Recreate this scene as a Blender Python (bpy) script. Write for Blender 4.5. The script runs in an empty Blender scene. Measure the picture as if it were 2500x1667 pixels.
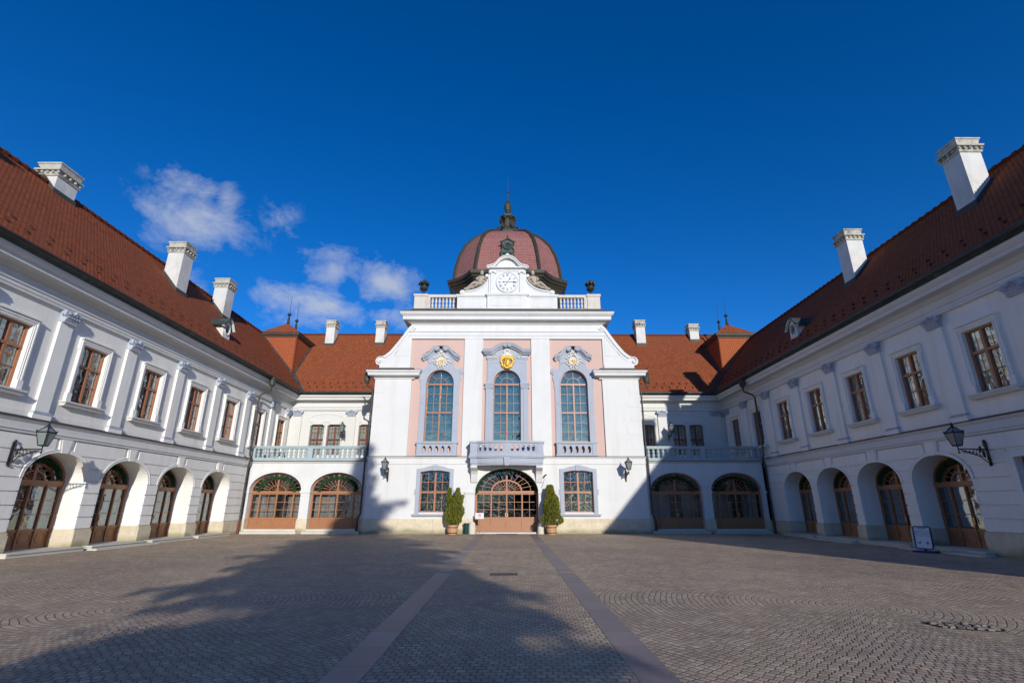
import bpy, math, random
from math import sin, cos, pi, radians, sqrt, atan2
from mathutils import Vector, Matrix
from mathutils.geometry import tessellate_polygon
S = bpy.context.scene
COL = S.collection
rnd = random.Random(7)

# ------------------------------------------------------------------ camera
cd = bpy.data.cameras.new('camera'); cam = bpy.data.objects.new('camera', cd); COL.objects.link(cam)
cd.sensor_width = 36; cd.lens = 1210 / 2500 * 36; cd.clip_start = .1; cd.clip_end = 2000
cam.location = (0, 0, 1.7); cam.rotation_euler = (radians(90 + 18.35), 0, radians(-.36))
S.camera = cam
# ------------------------------------------------------------------ exposure
S.view_settings.view_transform = 'Standard'; S.view_settings.look = 'None'
S.view_settings.exposure = 0.0; S.view_settings.gamma = 1
# ------------------------------------------------------------------ sun and sky
SUN = Vector((.29, -1, .29)).normalized()
EL = math.asin(SUN.z); AZ = atan2(SUN.x, SUN.y)
ld = bpy.data.lights.new('sun', 'SUN'); ld.energy = 4.2; ld.angle = radians(.5); ld.color = (1, .965, .885)
sun = bpy.data.objects.new('sun', ld); COL.objects.link(sun); sun.location = (60, -200, 70)
sun.rotation_euler = (-SUN).to_track_quat('-Z', 'Y').to_euler()
W = bpy.data.worlds.new('World'); S.world = W; W.use_nodes = True
def world():
    nt = W.node_tree; nt.nodes.clear()
    def n(t, **k):
        o = nt.nodes.new(t)
        for a, b in k.items(): setattr(o, a, b)
        return o
    L = nt.links.new
    def M(op, a, b=None, c=None):
        o = n('ShaderNodeMath', operation=op)
        for i, v in enumerate((a, b, c)):
            if v is None: continue
            if isinstance(v, (int, float)): o.inputs[i].default_value = v
            else: L(v, o.inputs[i])
        return o.outputs[0]
    def dot(v, c):
        o = n('ShaderNodeVectorMath', operation='DOT_PRODUCT'); L(v, o.inputs[0]); o.inputs[1].default_value = c
        return o.outputs['Value']
    sky = n('ShaderNodeTexSky', sky_type='NISHITA', sun_disc=False, sun_elevation=EL, sun_rotation=AZ,
            air_density=.8, dust_density=.1, ozone_density=4.5, altitude=800)
    hs = n('ShaderNodeHueSaturation'); hs.inputs['Saturation'].default_value = 1.22; hs.inputs['Value'].default_value = 1.1
    hs.inputs['Hue'].default_value = .508
    L(sky.outputs[0], hs.inputs['Color'])
    bg = n('ShaderNodeBackground'); bg.inputs[1].default_value = .15; L(hs.outputs[0], bg.inputs[0])
    tc = n('ShaderNodeTexCoord'); D = tc.outputs['Generated']
    nz = n('ShaderNodeTexNoise'); nz.inputs['Scale'].default_value = 8.5; nz.inputs['Detail'].default_value = 9
    nz.inputs['Roughness'].default_value = .66; nz.inputs['Distortion'].default_value = .25
    mp = n('ShaderNodeMapping'); mp.inputs['Scale'].default_value = (1, 1, 1.5); L(D, mp.inputs[0]); L(mp.outputs[0], nz.inputs[0])
    nf = nz.outputs[0]
    total = None
    # az (deg from +y, right positive), el, half-size h, half-size v, amount
    for az, el, h, v, amt in ((-36.4, 26.6, 6.0, 3.6, .86), (-37.0, 29.8, 4.0, 2.2, .66), (-33.5, 29.2, 1.6, 3.0, .62), (-21.0, 25.0, 5.4, 3.2, .98), (-15.4, 24.0, 5.0, 3.6, 1.0), (-23.0, 21.0, 8.0, 3.0, .84), (-27.6, 28.6, 2.6, 3.2, .5), (-15, 20.5, 9, 2.6, .68), (-37, 20.5, 7, 2.2, .5)):
        a, e = radians(az), radians(el)
        c = Vector((sin(a) * cos(e), cos(a) * cos(e), sin(e)))
        th = Vector((cos(a), -sin(a), 0)); tv = th.cross(c)
        d = M('SQRT', M('ADD', M('POWER', M('DIVIDE', dot(D, th), sin(radians(h))), 2), M('POWER', M('DIVIDE', dot(D, tv), sin(radians(v))), 2)))
        m = M('MULTIPLY', M('MAXIMUM', M('SUBTRACT', 1.25, d), 0), amt)
        m = M('MULTIPLY', m, M('GREATER_THAN', dot(D, tuple(c)), 0.5))
        total = m if total is None else M('MAXIMUM', total, m)
    f = M('ADD', M('MULTIPLY', total, .95), M('SUBTRACT', M('MULTIPLY', nf, 2.5), 1.60))
    f = M('MULTIPLY', M('MAXIMUM', f, 0), M('MINIMUM', M('MULTIPLY', total, 2.2), 1))
    f = M('MINIMUM', M('MULTIPLY', f, 1.05), .8)
    bc = n('ShaderNodeBackground'); bc.inputs[0].default_value = (.60, .66, .79, 1); bc.inputs[1].default_value = .85
    mx = n('ShaderNodeMixShader'); L(f, mx.inputs[0]); L(bg.outputs[0], mx.inputs[1]); L(bc.outputs[0], mx.inputs[2])
    out = n('ShaderNodeOutputWorld'); L(mx.outputs[0], out.inputs[0])
world()

# ------------------------------------------------------------------ materials
MATS = {}
class NT:
    def __init__(s, name):
        m = bpy.data.materials.new(name); m.use_nodes = True; s.m = m; s.nt = m.node_tree
        s.bs = s.nt.nodes['Principled BSDF']; s.out = s.nt.nodes['Material Output']; MATS[name] = m
    def n(s, t, **k):
        o = s.nt.nodes.new(t)
        for a, b in k.items(): setattr(o, a, b)
        return o
    def L(s, a, b): s.nt.links.new(a, b)
    def M(s, op, a, b=None, c=None):
        o = s.n('ShaderNodeMath', operation=op)
        for i, v in enumerate((a, b, c)):
            if v is None: continue
            if isinstance(v, (int, float)): o.inputs[i].default_value = v
            else: s.L(v, o.inputs[i])
        return o.outputs[0]
    def pos(s): return s.n('ShaderNodeNewGeometry').outputs['Position']
    def noise(s, vec, scale, detail=4, rough=.6, stretch=None):
        o = s.n('ShaderNodeTexNoise'); o.inputs['Scale'].default_value = scale; o.inputs['Detail'].default_value = detail
        o.inputs['Roughness'].default_value = rough
        if stretch:
            mp = s.n('ShaderNodeMapping'); mp.inputs['Scale'].default_value = stretch; s.L(vec, mp.inputs[0]); vec = mp.outputs[0]
        s.L(vec, o.inputs[0]); return o.outputs[0]
    def ramp(s, f, *st):
        o = s.n('ShaderNodeValToRGB'); e = o.color_ramp.elements
        while len(e) < len(st): e.new(.5)
        for x, (p, c) in zip(e, st): x.position = p; x.color = (*c, 1)
        s.L(f, o.inputs[0]); return o.outputs[0]
    def mix(s, f, a, b, mode='MIX'):
        o = s.n('ShaderNodeMix', data_type='RGBA', blend_type=mode)
        for i, v in ((0, f), (6, a), (7, b)):
            if isinstance(v, (int, float)): o.inputs[i].default_value = v
            elif isinstance(v, tuple): o.inputs[i].default_value = (*v, 1)
            else: s.L(v, o.inputs[i])
        return o.outputs[2]
    def bump(s, h, strength, dist=.02):
        o = s.n('ShaderNodeBump'); o.inputs['Strength'].default_value = strength; o.inputs['Distance'].default_value = dist
        s.L(h, o.inputs['Height']); s.L(o.outputs[0], s.bs.inputs['Normal'])
def sc(c, k): return tuple(min(1, x * k) for x in c)
def mk(name, col, rough=.8, var=.12, vs=1.3, bump=.25, bs=40, metal=0, spec=.3, stain=None, sts=.6, st=(1, 1, .35)):
    m = NT(name); P = m.pos(); n1 = m.noise(P, vs, 6, .65)
    c = m.ramp(n1, (.3, sc(col, 1 - var)), (.7, sc(col, 1 + var * .5)))
    if stain:
        n2 = m.noise(P, sts, 7, .7, st); f = m.ramp(n2, (.5, (0, 0, 0)), (.72, (1, 1, 1)))
        c = m.mix(m.M('MULTIPLY', f, stain[1]), c, stain[0])
    m.L(c, m.bs.inputs['Base Color']); m.bs.inputs['Roughness'].default_value = rough
    m.bs.inputs['Metallic'].default_value = metal; m.bs.inputs['Specular IOR Level'].default_value = spec
    if bump: m.bump(m.noise(P, bs, 5, .7), bump, .01)
    return m.m
PW = mk('white_plaster', (.665, .66, .645), var=.05, vs=.7, st=(3, 3, .22), stain=((.50, .48, .45), .42), bump=.15)
PC = mk('cream_plaster', (.655, .64, .605), var=.04, vs=.7, stain=((.6, .57, .5), .45), bump=.15)
PG = mk('grey_plaster', (.84, .81, .75), var=.06, vs=.8, st=(3, 3, .22), stain=((.60, .57, .52), .5), bump=.3, bs=30)
PB = mk('pilaster_plaster', (.835, .815, .765), var=.04, vs=.9, st=(3, 3, .22), stain=((.60, .58, .54), .5), bump=.2)
PP = mk('pink_plaster', (.58, .405, .35), var=.03, vs=.6, bump=.12)
BL = mk('blue_grey_stone', (.38, .41, .475), var=.06, vs=2.5, stain=((.28, .30, .35), .3), bump=.15)
CAPM = mk('capital_stone', (.44, .48, .56), var=.22, vs=7, bump=.6, bs=22)
TE = mk('pale_teal_paint', (.37, .44, .45), var=.1, vs=3, stain=((.26, .33, .36), .4), bump=.2)
ATT = mk('weathered_stone', (.60, .54, .48), var=.1, vs=2, stain=((.38, .34, .3), .6), sts=1.5, bump=.3)
CHM = mk('chimney_plaster', (.64, .625, .59), var=.1, vs=1.6, stain=((.40, .37, .33), .7), sts=.9, bump=.3)
CHC = mk('chimney_cap_stone', (.50, .47, .40), var=.15, vs=3, stain=((.12, .11, .095), .95), sts=1.6, st=(1, 1, 1), bump=.5)
STEP = mk('step_stone', (.60, .57, .50), var=.1, vs=3, stain=((.38, .37, .3), .5), sts=1.5, st=(1, 1, 1))
STAT = mk('statue_stone', (.40, .34, .27), var=.15, vs=6, stain=((.2, .17, .14), .6), sts=4, st=(1, 1, 1), bump=.4)
COP = mk('dark_copper', (.075, .068, .052), rough=.55, var=.25, vs=4, bump=.2, spec=.4, stain=((.11, .12, .09), .5), sts=2)
COPR = mk('rib_copper', (.05, .043, .03), rough=.5, var=.2, vs=3, bump=.15)
GUT = mk('gutter_metal', (.045, .045, .04), rough=.45, var=.3, vs=3, bump=.15, stain=((.09, .12, .1), .6), sts=2, st=(1, 1, 1))
FLS = mk('flashing_metal', (.04, .052, .052), rough=.75, var=.3, vs=3, bump=.2, stain=((.14, .19, .17), .5), sts=2, st=(1, 1, 1))
LEAD = mk('lead_ledge', (.07, .065, .055), rough=.6, var=.2)
PIPE = mk('downpipe_metal', (.06, .052, .045), rough=.45, var=.3, vs=3, bump=.1, stain=((.16, .19, .18), .4), sts=1.5)
RUST = mk('red_brown_iron', (.13, .04, .025), rough=.6, var=.2, vs=5)
VERD = mk('verdigris_bronze', (.065, .09, .075), rough=.6, var=.4, vs=8, bump=.5, stain=((.03, .035, .03), .8), sts=5, st=(1, 1, 1))
BRZ = mk('dark_bronze', (.035, .038, .034), rough=.5, var=.3, vs=10, bump=.4)
IRON = mk('black_iron', (.02, .022, .026), rough=.5, var=.2, vs=10, bump=.1)
GOLD = mk('gilding', (.86, .52, .10), rough=.4, var=.3, vs=14, metal=.6, bump=.3, bs=25)
ORN = mk('white_stucco', (.66, .63, .56), var=.1, vs=8, bump=.4, bs=20)
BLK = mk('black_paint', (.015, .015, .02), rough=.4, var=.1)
NAVY = mk('navy_paint', (.012, .03, .12), rough=.35, var=.1)
WHP = mk('white_board', (.66, .68, .70), rough=.4, var=.03, bump=0)
INK = mk('grey_ink', (.13, .15, .24), rough=.6, var=.1, bump=0)
REDP = mk('red_paint', (.6, .02, .03), rough=.4, var=.05, bump=0)
BRASS = mk('brass', (.7, .5, .2), rough=.3, metal=.9, var=.1)
GRN = mk('green_enamel', (.015, .06, .05), rough=.3, var=.2, bump=.05)
BARW = mk('barrel_wood', (.55, .3, .16), rough=.6, var=.3, vs=9, bump=.3)
BARK = mk('bark', (.10, .07, .05), var=.4, vs=6, bump=.6)
CURT = mk('curtain_cloth', (.80, .80, .74), rough=.9, var=.25, vs=1.5, bump=0)
PANE_GREY = mk('pane_backing_grey', (.42, .43, .40), rough=.9, var=.1, bump=0)
ROOM = mk('room_darkness', (.025, .023, .02), var=.5, vs=1.2, bump=0)  # near-black colour stands in for the unlit rooms behind the panes
SOIL = mk('soil', (.05, .035, .025), var=.3)
MOSS = mk('fallen_leaf', (.30, .17, .07), var=.4, vs=8, bump=0)

def wood(name, col, rough=.42):
    m = NT(name); P = m.pos(); g = m.noise(P, 6, 6, .7, (6, 6, .6))
    c = m.ramp(g, (.25, sc(col, .62)), (.75, sc(col, 1.12)))
    m.L(c, m.bs.inputs['Base Color']); m.bs.inputs['Roughness'].default_value = rough
    m.bump(g, .15, .01); return m.m
WD = wood('oiled_wood', (.40, .175, .08)); WDW = wood('window_wood', (.42, .17, .085)); WDD = wood('dark_window_wood', (.20, .06, .035))

def plinth(name, z1, z2, col=(.64, .55, .40)):
    m = NT(name); P = m.pos(); sep = m.n('ShaderNodeSeparateXYZ'); m.L(P, sep.inputs[0])
    n1 = m.noise(P, 2.2, 7, .7); c = m.ramp(n1, (.3, sc(col, .8)), (.7, sc(col, 1.1)))
    h = m.M('SUBTRACT', m.M('ADD', m.M('MULTIPLY', m.noise(P, .55, 6, .75), 1.5), -.28), m.M('MULTIPLY', sep.outputs[2], 1.35))
    f = m.ramp(h, (.02, (0, 0, 0)), (.35, (1, 1, 1)))
    c = m.mix(m.M('MULTIPLY', f, .75), c, (.20, .19, .08))
    # joints between the stones
    u = m.M('ADD', sep.outputs[0], m.M('MULTIPLY', sep.outputs[1], .999))
    fr = m.M('ABSOLUTE', m.M('SUBTRACT', m.M('FRACT', m.M('MULTIPLY', u, .87)), .5))
    j = m.M('LESS_THAN', fr, .009)
    c = m.mix(m.M('MULTIPLY', j, .5), c, (.2, .17, .12))
    m.L(c, m.bs.inputs['Base Color']); m.bs.inputs['Roughness'].default_value = .85
    m.bump(m.M('SUBTRACT', m.noise(P, 18, 6, .7), j), .35, .02); return m.m
PL = plinth('plinth_stone', 0, 1)

def tiles(name, c0, c1, c2, bw, bh, rough=.85, mortar=(.07, .03, .02), bumpk=.9):
    m = NT(name); uv = m.n('ShaderNodeTexCoord').outputs['UV']
    b = m.n('ShaderNodeTexBrick', offset=.5); b.inputs['Scale'].default_value = 1
    b.inputs['Brick Width'].default_value = bw; b.inputs['Row Height'].default_value = bh
    b.inputs['Mortar Size'].default_value = bh * .12; b.inputs['Mortar Smooth'].default_value = .3
    b.inputs['Color1'].default_value = (*c0, 1); b.inputs['Color2'].default_value = (*c1, 1); b.inputs['Mortar'].default_value = (*mortar, 1)
    b.inputs['Bias'].default_value = -.1
    m.L(uv, b.inputs[0]); n1 = m.noise(uv, .35, 7, .7); f = m.ramp(n1, (.36, (0, 0, 0)), (.64, (1, 1, 1)))
    c = m.mix(m.M('MULTIPLY', f, .75), b.outputs[0], c2)
    m.L(c, m.bs.inputs['Base Color']); m.bs.inputs['Roughness'].default_value = rough; m.bs.inputs['Specular IOR Level'].default_value = .08
    sep = m.n('ShaderNodeSeparateXYZ'); m.L(uv, sep.inputs[0])
    saw = m.M('FRACT', m.M('DIVIDE', sep.outputs[1], bh))
    h = m.M('SUBTRACT', m.M('SUBTRACT', 1, m.M('MULTIPLY', saw, .7)), m.M('MULTIPLY', b.outputs[1], .5))
    h = m.M('ADD', h, m.M('MULTIPLY', m.noise(uv, 5, 3, .6), .7))
    m.bump(h, bumpk, .03); return m.m
RT = tiles('roof_tiles', (.44, .12, .045), (.27, .065, .028), (.25, .078, .038), .19, .165, .9, (.05, .018, .012), 1.0)
RT2 = tiles('bright_tiles', (.52, .15, .06), (.44, .12, .05), (.38, .10, .045), .18, .17, .9, (.1, .03, .015), 1.0)
DT = tiles('dome_tiles', (.38, .165, .15), (.29, .12, .115), (.33, .15, .13), .26, .17, .6, (.06, .03, .03))

def glass(name, tint=(.55, .62, .62), refl=.30, wob=.05, rc=(.85, .95, 1)):
    m = NT(name); m.nt.nodes.remove(m.bs); P = m.pos()
    g = m.n('ShaderNodeBsdfGlossy'); g.inputs['Roughness'].default_value = .015; g.inputs['Color'].default_value = (*rc, 1)
    t = m.n('ShaderNodeBsdfTransparent'); t.inputs[0].default_value = (*tint, 1)
    bm = m.n('ShaderNodeBump'); bm.inputs['Strength'].default_value = wob; bm.inputs['Distance'].default_value = .3
    m.L(m.noise(P, 1.8, 2, .5), bm.inputs['Height']); m.L(bm.outputs[0], g.inputs['Normal'])
    lw = m.n('ShaderNodeLayerWeight'); lw.inputs['Blend'].default_value = .35
    f = m.M('MINIMUM', m.M('ADD', refl, m.M('MULTIPLY', lw.outputs['Facing'], .35)), .85)
    x = m.n('ShaderNodeMixShader'); m.L(f, x.inputs[0]); m.L(t.outputs[0], x.inputs[1]); m.L(g.outputs[0], x.inputs[2])
    m.L(x.outputs[0], m.out.inputs[0]); return m.m
GLS = glass('window_glass', (.8, .84, .82), refl=.10, wob=.06); GLB = glass('tall_window_glass', (.66, .74, .70), .23, .07, (1, .88, .64)); GLD = glass('door_glass', (.7, .7, .7), .07, .04)
LGL = mk('lantern_glass', (.19, .22, .21), rough=.25, var=.1, bump=0, spec=.6)

def leafmat(name, c0, c1, c2):
    m = NT(name); P = m.pos(); n1 = m.noise(P, 9, 4, .6)
    c = m.ramp(n1, (.3, c0), (.5, c1), (.72, c2)); m.L(c, m.bs.inputs['Base Color']); m.bs.inputs['Roughness'].default_value = .6
    m.bs.inputs['Specular IOR Level'].default_value = .25
    return m.m
LF = leafmat('thuja_foliage', (.045, .06, .008), (.12, .13, .016), (.24, .20, .03))
FIR = leafmat('fir_foliage', (.01, .04, .018), (.02, .075, .026), (.04, .12, .04))
SPR = leafmat('spruce_needles', (.02, .035, .015), (.035, .055, .02), (.05, .07, .03))

def ground_mat():
    m = NT('cobblestones'); P0 = m.pos()
    wob = m.n('ShaderNodeTexNoise'); wob.inputs['Scale'].default_value = 1.1; wob.inputs['Detail'].default_value = 3; m.L(P0, wob.inputs[0])
    vm = m.n('ShaderNodeVectorMath', operation='MULTIPLY_ADD'); m.L(wob.outputs[1], vm.inputs[0]); vm.inputs[1].default_value = (.21, .21, 0); m.L(P0, vm.inputs[2])
    sep = m.n('ShaderNodeSeparateXYZ'); m.L(vm.outputs[0], sep.inputs[0]); X, Y = sep.outputs[0], sep.outputs[1]
    w = .105; M = m.M
    xa = M('SUBTRACT', M('ABSOLUTE', M('ADD', X, -.0)), 6.3); ya = M('SUBTRACT', Y, 10.0)
    r = M('SQRT', M('ADD', M('MULTIPLY', xa, xa), M('MULTIPLY', ya, ya)))
    th = M('ARCTAN2', ya, xa); rr = M('DIVIDE', r, w); i = M('FLOOR', rr); fr = M('FRACT', rr)
    nn = M('FLOOR', M('MULTIPLY', M('ADD', i, .5), 2 * pi))
    t = M('ADD', M('MULTIPLY', M('DIVIDE', th, 2 * pi), nn), M('MULTIPLY', i, .377)); ft = M('FRACT', t); ct = M('FLOOR', t)
    v2 = M('DIVIDE', Y, w); i2 = M('FLOOR', v2); fr2 = M('FRACT', v2)
    t2 = M('ADD', M('DIVIDE', X, w * 1.15), M('MULTIPLY', i2, .46)); ft2 = M('FRACT', t2); ct2 = M('FLOOR', t2)
    ctr = M('LESS_THAN', M('ABSOLUTE', M('ADD', sep.outputs[0], .1)), 1.95)
    def sel(a, b): return M('ADD', M('MULTIPLY', a, M('SUBTRACT', 1, ctr)), M('MULTIPLY', b, ctr))
    FR, FT, I, C = sel(fr, fr2), sel(ft, ft2), sel(i, i2), sel(ct, ct2)
    ed = M('MINIMUM', M('MINIMUM', FR, M('SUBTRACT', 1, FR)), M('MINIMUM', FT, M('SUBTRACT', 1, FT)))
    st = m.ramp(ed, (.02, (0, 0, 0)), (.13, (1, 1, 1)))
    cb = m.n('ShaderNodeCombineXYZ'); m.L(I, cb.inputs[0]); m.L(C, cb.inputs[1]); m.L(M('GREATER_THAN', X, 0), cb.inputs[2])
    wn = m.n('ShaderNodeTexWhiteNoise', noise_dimensions='3D'); m.L(cb.outputs[0], wn.inputs[0])
    cc = m.ramp(wn.outputs[0], (0, (.22, .195, .185)), (.3, (.30, .26, .235)), (.55, (.35, .285, .26)), (.8, (.33, .33, .32)), (1, (.48, .43, .39)))
    gr = m.noise(P0, 30, 4, .7); cc = m.mix(.35, cc, m.ramp(gr, (.3, (.18, .16, .14)), (.7, (.5, .44, .40))))
    jn = m.noise(P0, .5, 5, .6); jc = m.ramp(jn, (.4, (.085, .078, .07)), (.62, (.11, .12, .075)))
    c = m.mix(st, jc, cc)
    du = m.noise(P0, .22, 7, .65); c = m.mix(m.M('MULTIPLY', m.ramp(du, (.46, (0, 0, 0)), (.7, (1, 1, 1))), .4), c, (.44, .385, .33))
    d2 = m.noise(P0, 1.7, 6, .7); c = m.mix(1.0, c, m.ramp(d2, (.3, (.72, .71, .72)), (.7, (1.08, 1.06, 1.02))), 'MULTIPLY')
    d3 = m.noise(P0, .09, 5, .6); c = m.mix(1.0, c, m.ramp(d3, (.35, (.82, .80, .80)), (.65, (1.12, 1.08, 1.0))), 'MULTIPLY')
    c = m.mix(1.0, c, (1.64, 1.43, 1.17), 'MULTIPLY')
    m.L(c, m.bs.inputs['Base Color']); m.bs.inputs['Roughness'].default_value = .7; m.bs.inputs['Specular IOR Level'].default_value = .3
    h = M('ADD', M('MULTIPLY', st, 1), M('ADD', M('MULTIPLY', wn.outputs[0], .5), M('MULTIPLY', gr, .35)))
    m.bump(h, .6, .014); return m.m
GM = ground_mat()
def slabmat():
    m = NT('granite_slabs'); P = m.pos(); sep = m.n('ShaderNodeSeparateXYZ'); m.L(P, sep.inputs[0])
    yy = m.M('MULTIPLY', sep.outputs[1], 1.25); f = m.M('FRACT', yy); i = m.M('FLOOR', yy)
    cb = m.n('ShaderNodeCombineXYZ'); m.L(i, cb.inputs[0]); m.L(m.M('GREATER_THAN', sep.outputs[0], 0), cb.inputs[1])
    wn = m.n('ShaderNodeTexWhiteNoise', noise_dimensions='3D'); m.L(cb.outputs[0], wn.inputs[0])
    c = m.ramp(wn.outputs[0], (0, (.17, .125, .115)), (.7, (.235, .17, .155)), (.93, (.33, .27, .245)))
    c = m.mix(.3, c, m.ramp(m.noise(P, 60, 3, .7), (.3, (.12, .1, .1)), (.7, (.4, .33, .31))))
    j = m.M('LESS_THAN', f, .02); c = m.mix(m.M('MULTIPLY', j, .7), c, (.06, .05, .045))
    m.L(c, m.bs.inputs['Base Color']); m.bs.inputs['Roughness'].default_value = .55
    m.bump(m.noise(P, 50, 3, .7), .2, .01); return m.m
SLAB = slabmat()

# ------------------------------------------------------------------ mesh building
class MB:
    def __init__(s): s.v = []; s.f = []; s.uv = []
    def add(s, vs, fs, uv=None):
        o = len(s.v); s.v += [tuple(p) for p in vs]; s.f += [tuple(i + o for i in q) for q in fs]
        if uv: s.uv += list(uv)
        return s
    def box(s, x0, x1, y0, y1, z0, z1):
        return s.add([(x0, y0, z0), (x1, y0, z0), (x1, y1, z0), (x0, y1, z0), (x0, y0, z1), (x1, y0, z1), (x1, y1, z1), (x0, y1, z1)],
                     [(0, 3, 2, 1), (4, 5, 6, 7), (0, 1, 5, 4), (1, 2, 6, 5), (2, 3, 7, 6), (3, 0, 4, 7)])
    def _prism(s, pa, pb):
        n = len(pa)
        return s.add(pa + pb, [tuple(range(n))[::-1], tuple(range(n, 2 * n))] + [(i, (i + 1) % n, (i + 1) % n + n, i + n) for i in range(n)])
    def pxz(s, poly, y0, y1): return s._prism([(x, y0, z) for x, z in poly], [(x, y1, z) for x, z in poly])
    def pyz(s, poly, x0, x1): return s._prism([(x0, y, z) for y, z in poly], [(x1, y, z) for y, z in poly])
    def pxy(s, poly, z0, z1): return s._prism([(x, y, z0) for x, y in poly], [(x, y, z1) for x, y in poly])
    def bar(s, a, b, w, y0, y1):
        d = Vector((b[0] - a[0], b[1] - a[1])); d.normalize(); n = Vector((-d.y, d.x)) * w / 2
        return s.pxz([(a[0] + n.x, a[1] + n.y), (b[0] + n.x, b[1] + n.y), (b[0] - n.x, b[1] - n.y), (a[0] - n.x, a[1] - n.y)], y0, y1)
    def ring(s, pin, pout, y0, y1):   # open strip between two xz polylines
        for i in range(len(pin) - 1): s.pxz([pin[i], pin[i + 1], pout[i + 1], pout[i]], y0, y1)
        return s
    def lathe(s, prof, c=(0, 0, 0), n=16, sq=None, ax='z'):
        vs = []; k = len(prof)
        for j in range(n):
            a = 2 * pi * (j + (.5 if sq else 0)) / n
            for r, z in prof:
                p = (r * cos(a), r * sin(a), z)
                if ax == 'y': p = (p[0], -p[2], p[1])
                vs.append((c[0] + p[0], c[1] + p[1], c[2] + p[2]))
        fs = [(j * k + i, ((j + 1) % n) * k + i, ((j + 1) % n) * k + i + 1, j * k + i + 1) for j in range(n) for i in range(k - 1)]
        s.add(vs, fs); o = len(s.v) - len(vs)
        s.f.append(tuple(o + j * k for j in range(n))[::-1]); s.f.append(tuple(o + j * k + k - 1 for j in range(n))); return s
    def sph(s, c, r, n=8, m=5, sx=1, sy=1, sz=1):
        prof = [(max(1e-4, sin(pi * i / m)), -cos(pi * i / m)) for i in range(m + 1)]
        vs = []; k = m + 1
        for j in range(n):
            a = 2 * pi * j / n
            for q, z in prof: vs.append((c[0] + q * cos(a) * r * sx, c[1] + q * sin(a) * r * sy, c[2] + z * r * sz))
        return s.add(vs, [(j * k + i, ((j + 1) % n) * k + i, ((j + 1) % n) * k + i + 1, j * k + i + 1) for j in range(n) for i in range(m)])
    def tube(s, pts, r, n=8):
        P = [Vector(p) for p in pts]; R = r if isinstance(r, (list, tuple)) else [r] * len(P); up = None; o = len(s.v)
        for i, p in enumerate(P):
            t = ((P[min(i + 1, len(P) - 1)] - P[max(i - 1, 0)])).normalized()
            if up is None: up = Vector((0, 0, 1)) if abs(t.z) < .9 else Vector((1, 0, 0))
            a = t.cross(up).normalized(); up = a.cross(t).normalized()
            for j in range(n):
                g = 2 * pi * j / n; s.v.append(tuple(p + (a * cos(g) + up * sin(g)) * R[i]))
        for i in range(len(P) - 1):
            for j in range(n): s.f.append((o + i * n + j, o + i * n + (j + 1) % n, o + (i + 1) * n + (j + 1) % n, o + (i + 1) * n + j))
        s.f.append(tuple(o + j for j in range(n))[::-1]); s.f.append(tuple(o + (len(P) - 1) * n + j for j in range(n))); return s
    def sweep(s, path, prof, closed=False):
        """profile (outward, z) swept along an xy path; outward is to the right of travel"""
        n = len(path); k = len(prof); o = len(s.v)
        for i in range(n):
            p = Vector(path[i]); a = Vector(path[i - 1]) if (i or closed) else None; b = Vector(path[(i + 1) % n]) if (i < n - 1 or closed) else None
            d1 = (p - a).normalized() if a is not None else None; d2 = (b - p).normalized() if b is not None else None
            n1 = Vector((d1.y, -d1.x)) if d1 else None; n2 = Vector((d2.y, -d2.x)) if d2 else None
            if n1 is None: m = n2
            elif n2 is None: m = n1
            else:
                m = (n1 + n2); m = m / max(.2, m.length_squared / 2)
            for w, z in prof: s.v.append((p.x + m.x * w, p.y + m.y * w, z))
        for i in range(n if closed else n - 1):
            j = (i + 1) % n
            for q in range(k): s.f.append((o + i * k + q, o + j * k + q, o + j * k + (q + 1) % k, o + i * k + (q + 1) % k))
        if not closed: s.f.append(tuple(o + q for q in range(k))); s.f.append(tuple(o + (n - 1) * k + q for q in range(k))[::-1])
        return s
    def plate(s, outer, holes, y0, y1=None, depth_holes=None):
        """flat sheet at y0 in xz with holes; thickness to y1"""
        loops = [outer] + holes
        tri = tessellate_polygon([[Vector((x, z, 0)) for x, z in l] for l in loops])
        flat = [p for l in loops for p in l]
        s.add([(x, y0, z) for x, z in flat], tri)
        if y1 is not None: s.add([(x, y1, z) for x, z in flat], [t[::-1] for t in tri])
        for li, l in enumerate(loops):
            e = y1 if y1 is not None else None
            if li and depth_holes is not None: e = depth_holes
            if e is None: continue
            n = len(l); s.add([(x, y0, z) for x, z in l] + [(x, e, z) for x, z in l], [(i, (i + 1) % n, (i + 1) % n + n, i + n) for i in range(n)])
        return s
    def tx(s, M):
        s.v = [tuple(M @ Vector(p)) for p in s.v]; return s
    def merge(s, o, M=None):
        return s.add([tuple(M @ Vector(p)) for p in o.v] if M else o.v, o.f)
    def mesh(s, name, mat, smooth=False, bevel=0):
        me = bpy.data.meshes.new(name); me.from_pydata(s.v, [], s.f)
        if s.uv:
            l = me.uv_layers.new(name='UVMap'); i = 0
            for u in s.uv: l.data[i].uv = u; i += 1
        me.materials.append(mat)
        if smooth:
            me.polygons.foreach_set('use_smooth', [True] * len(me.polygons)); me.update()
            try: me.set_sharp_from_angle(angle=radians(40))
            except Exception: pass
        me.update(); return me
    def build(s, name, mat, parent=None, fr=None, smooth=False, label=None, kind=None):
        o = bpy.data.objects.new(name, s.mesh(name, mat, smooth)); COL.objects.link(o)
        if parent: o.parent = parent
        if fr: o.location = fr[0]; o.rotation_euler = (0, 0, fr[1])
        if label: o['label'] = label
        if kind: o['kind'] = kind
        return o
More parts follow.
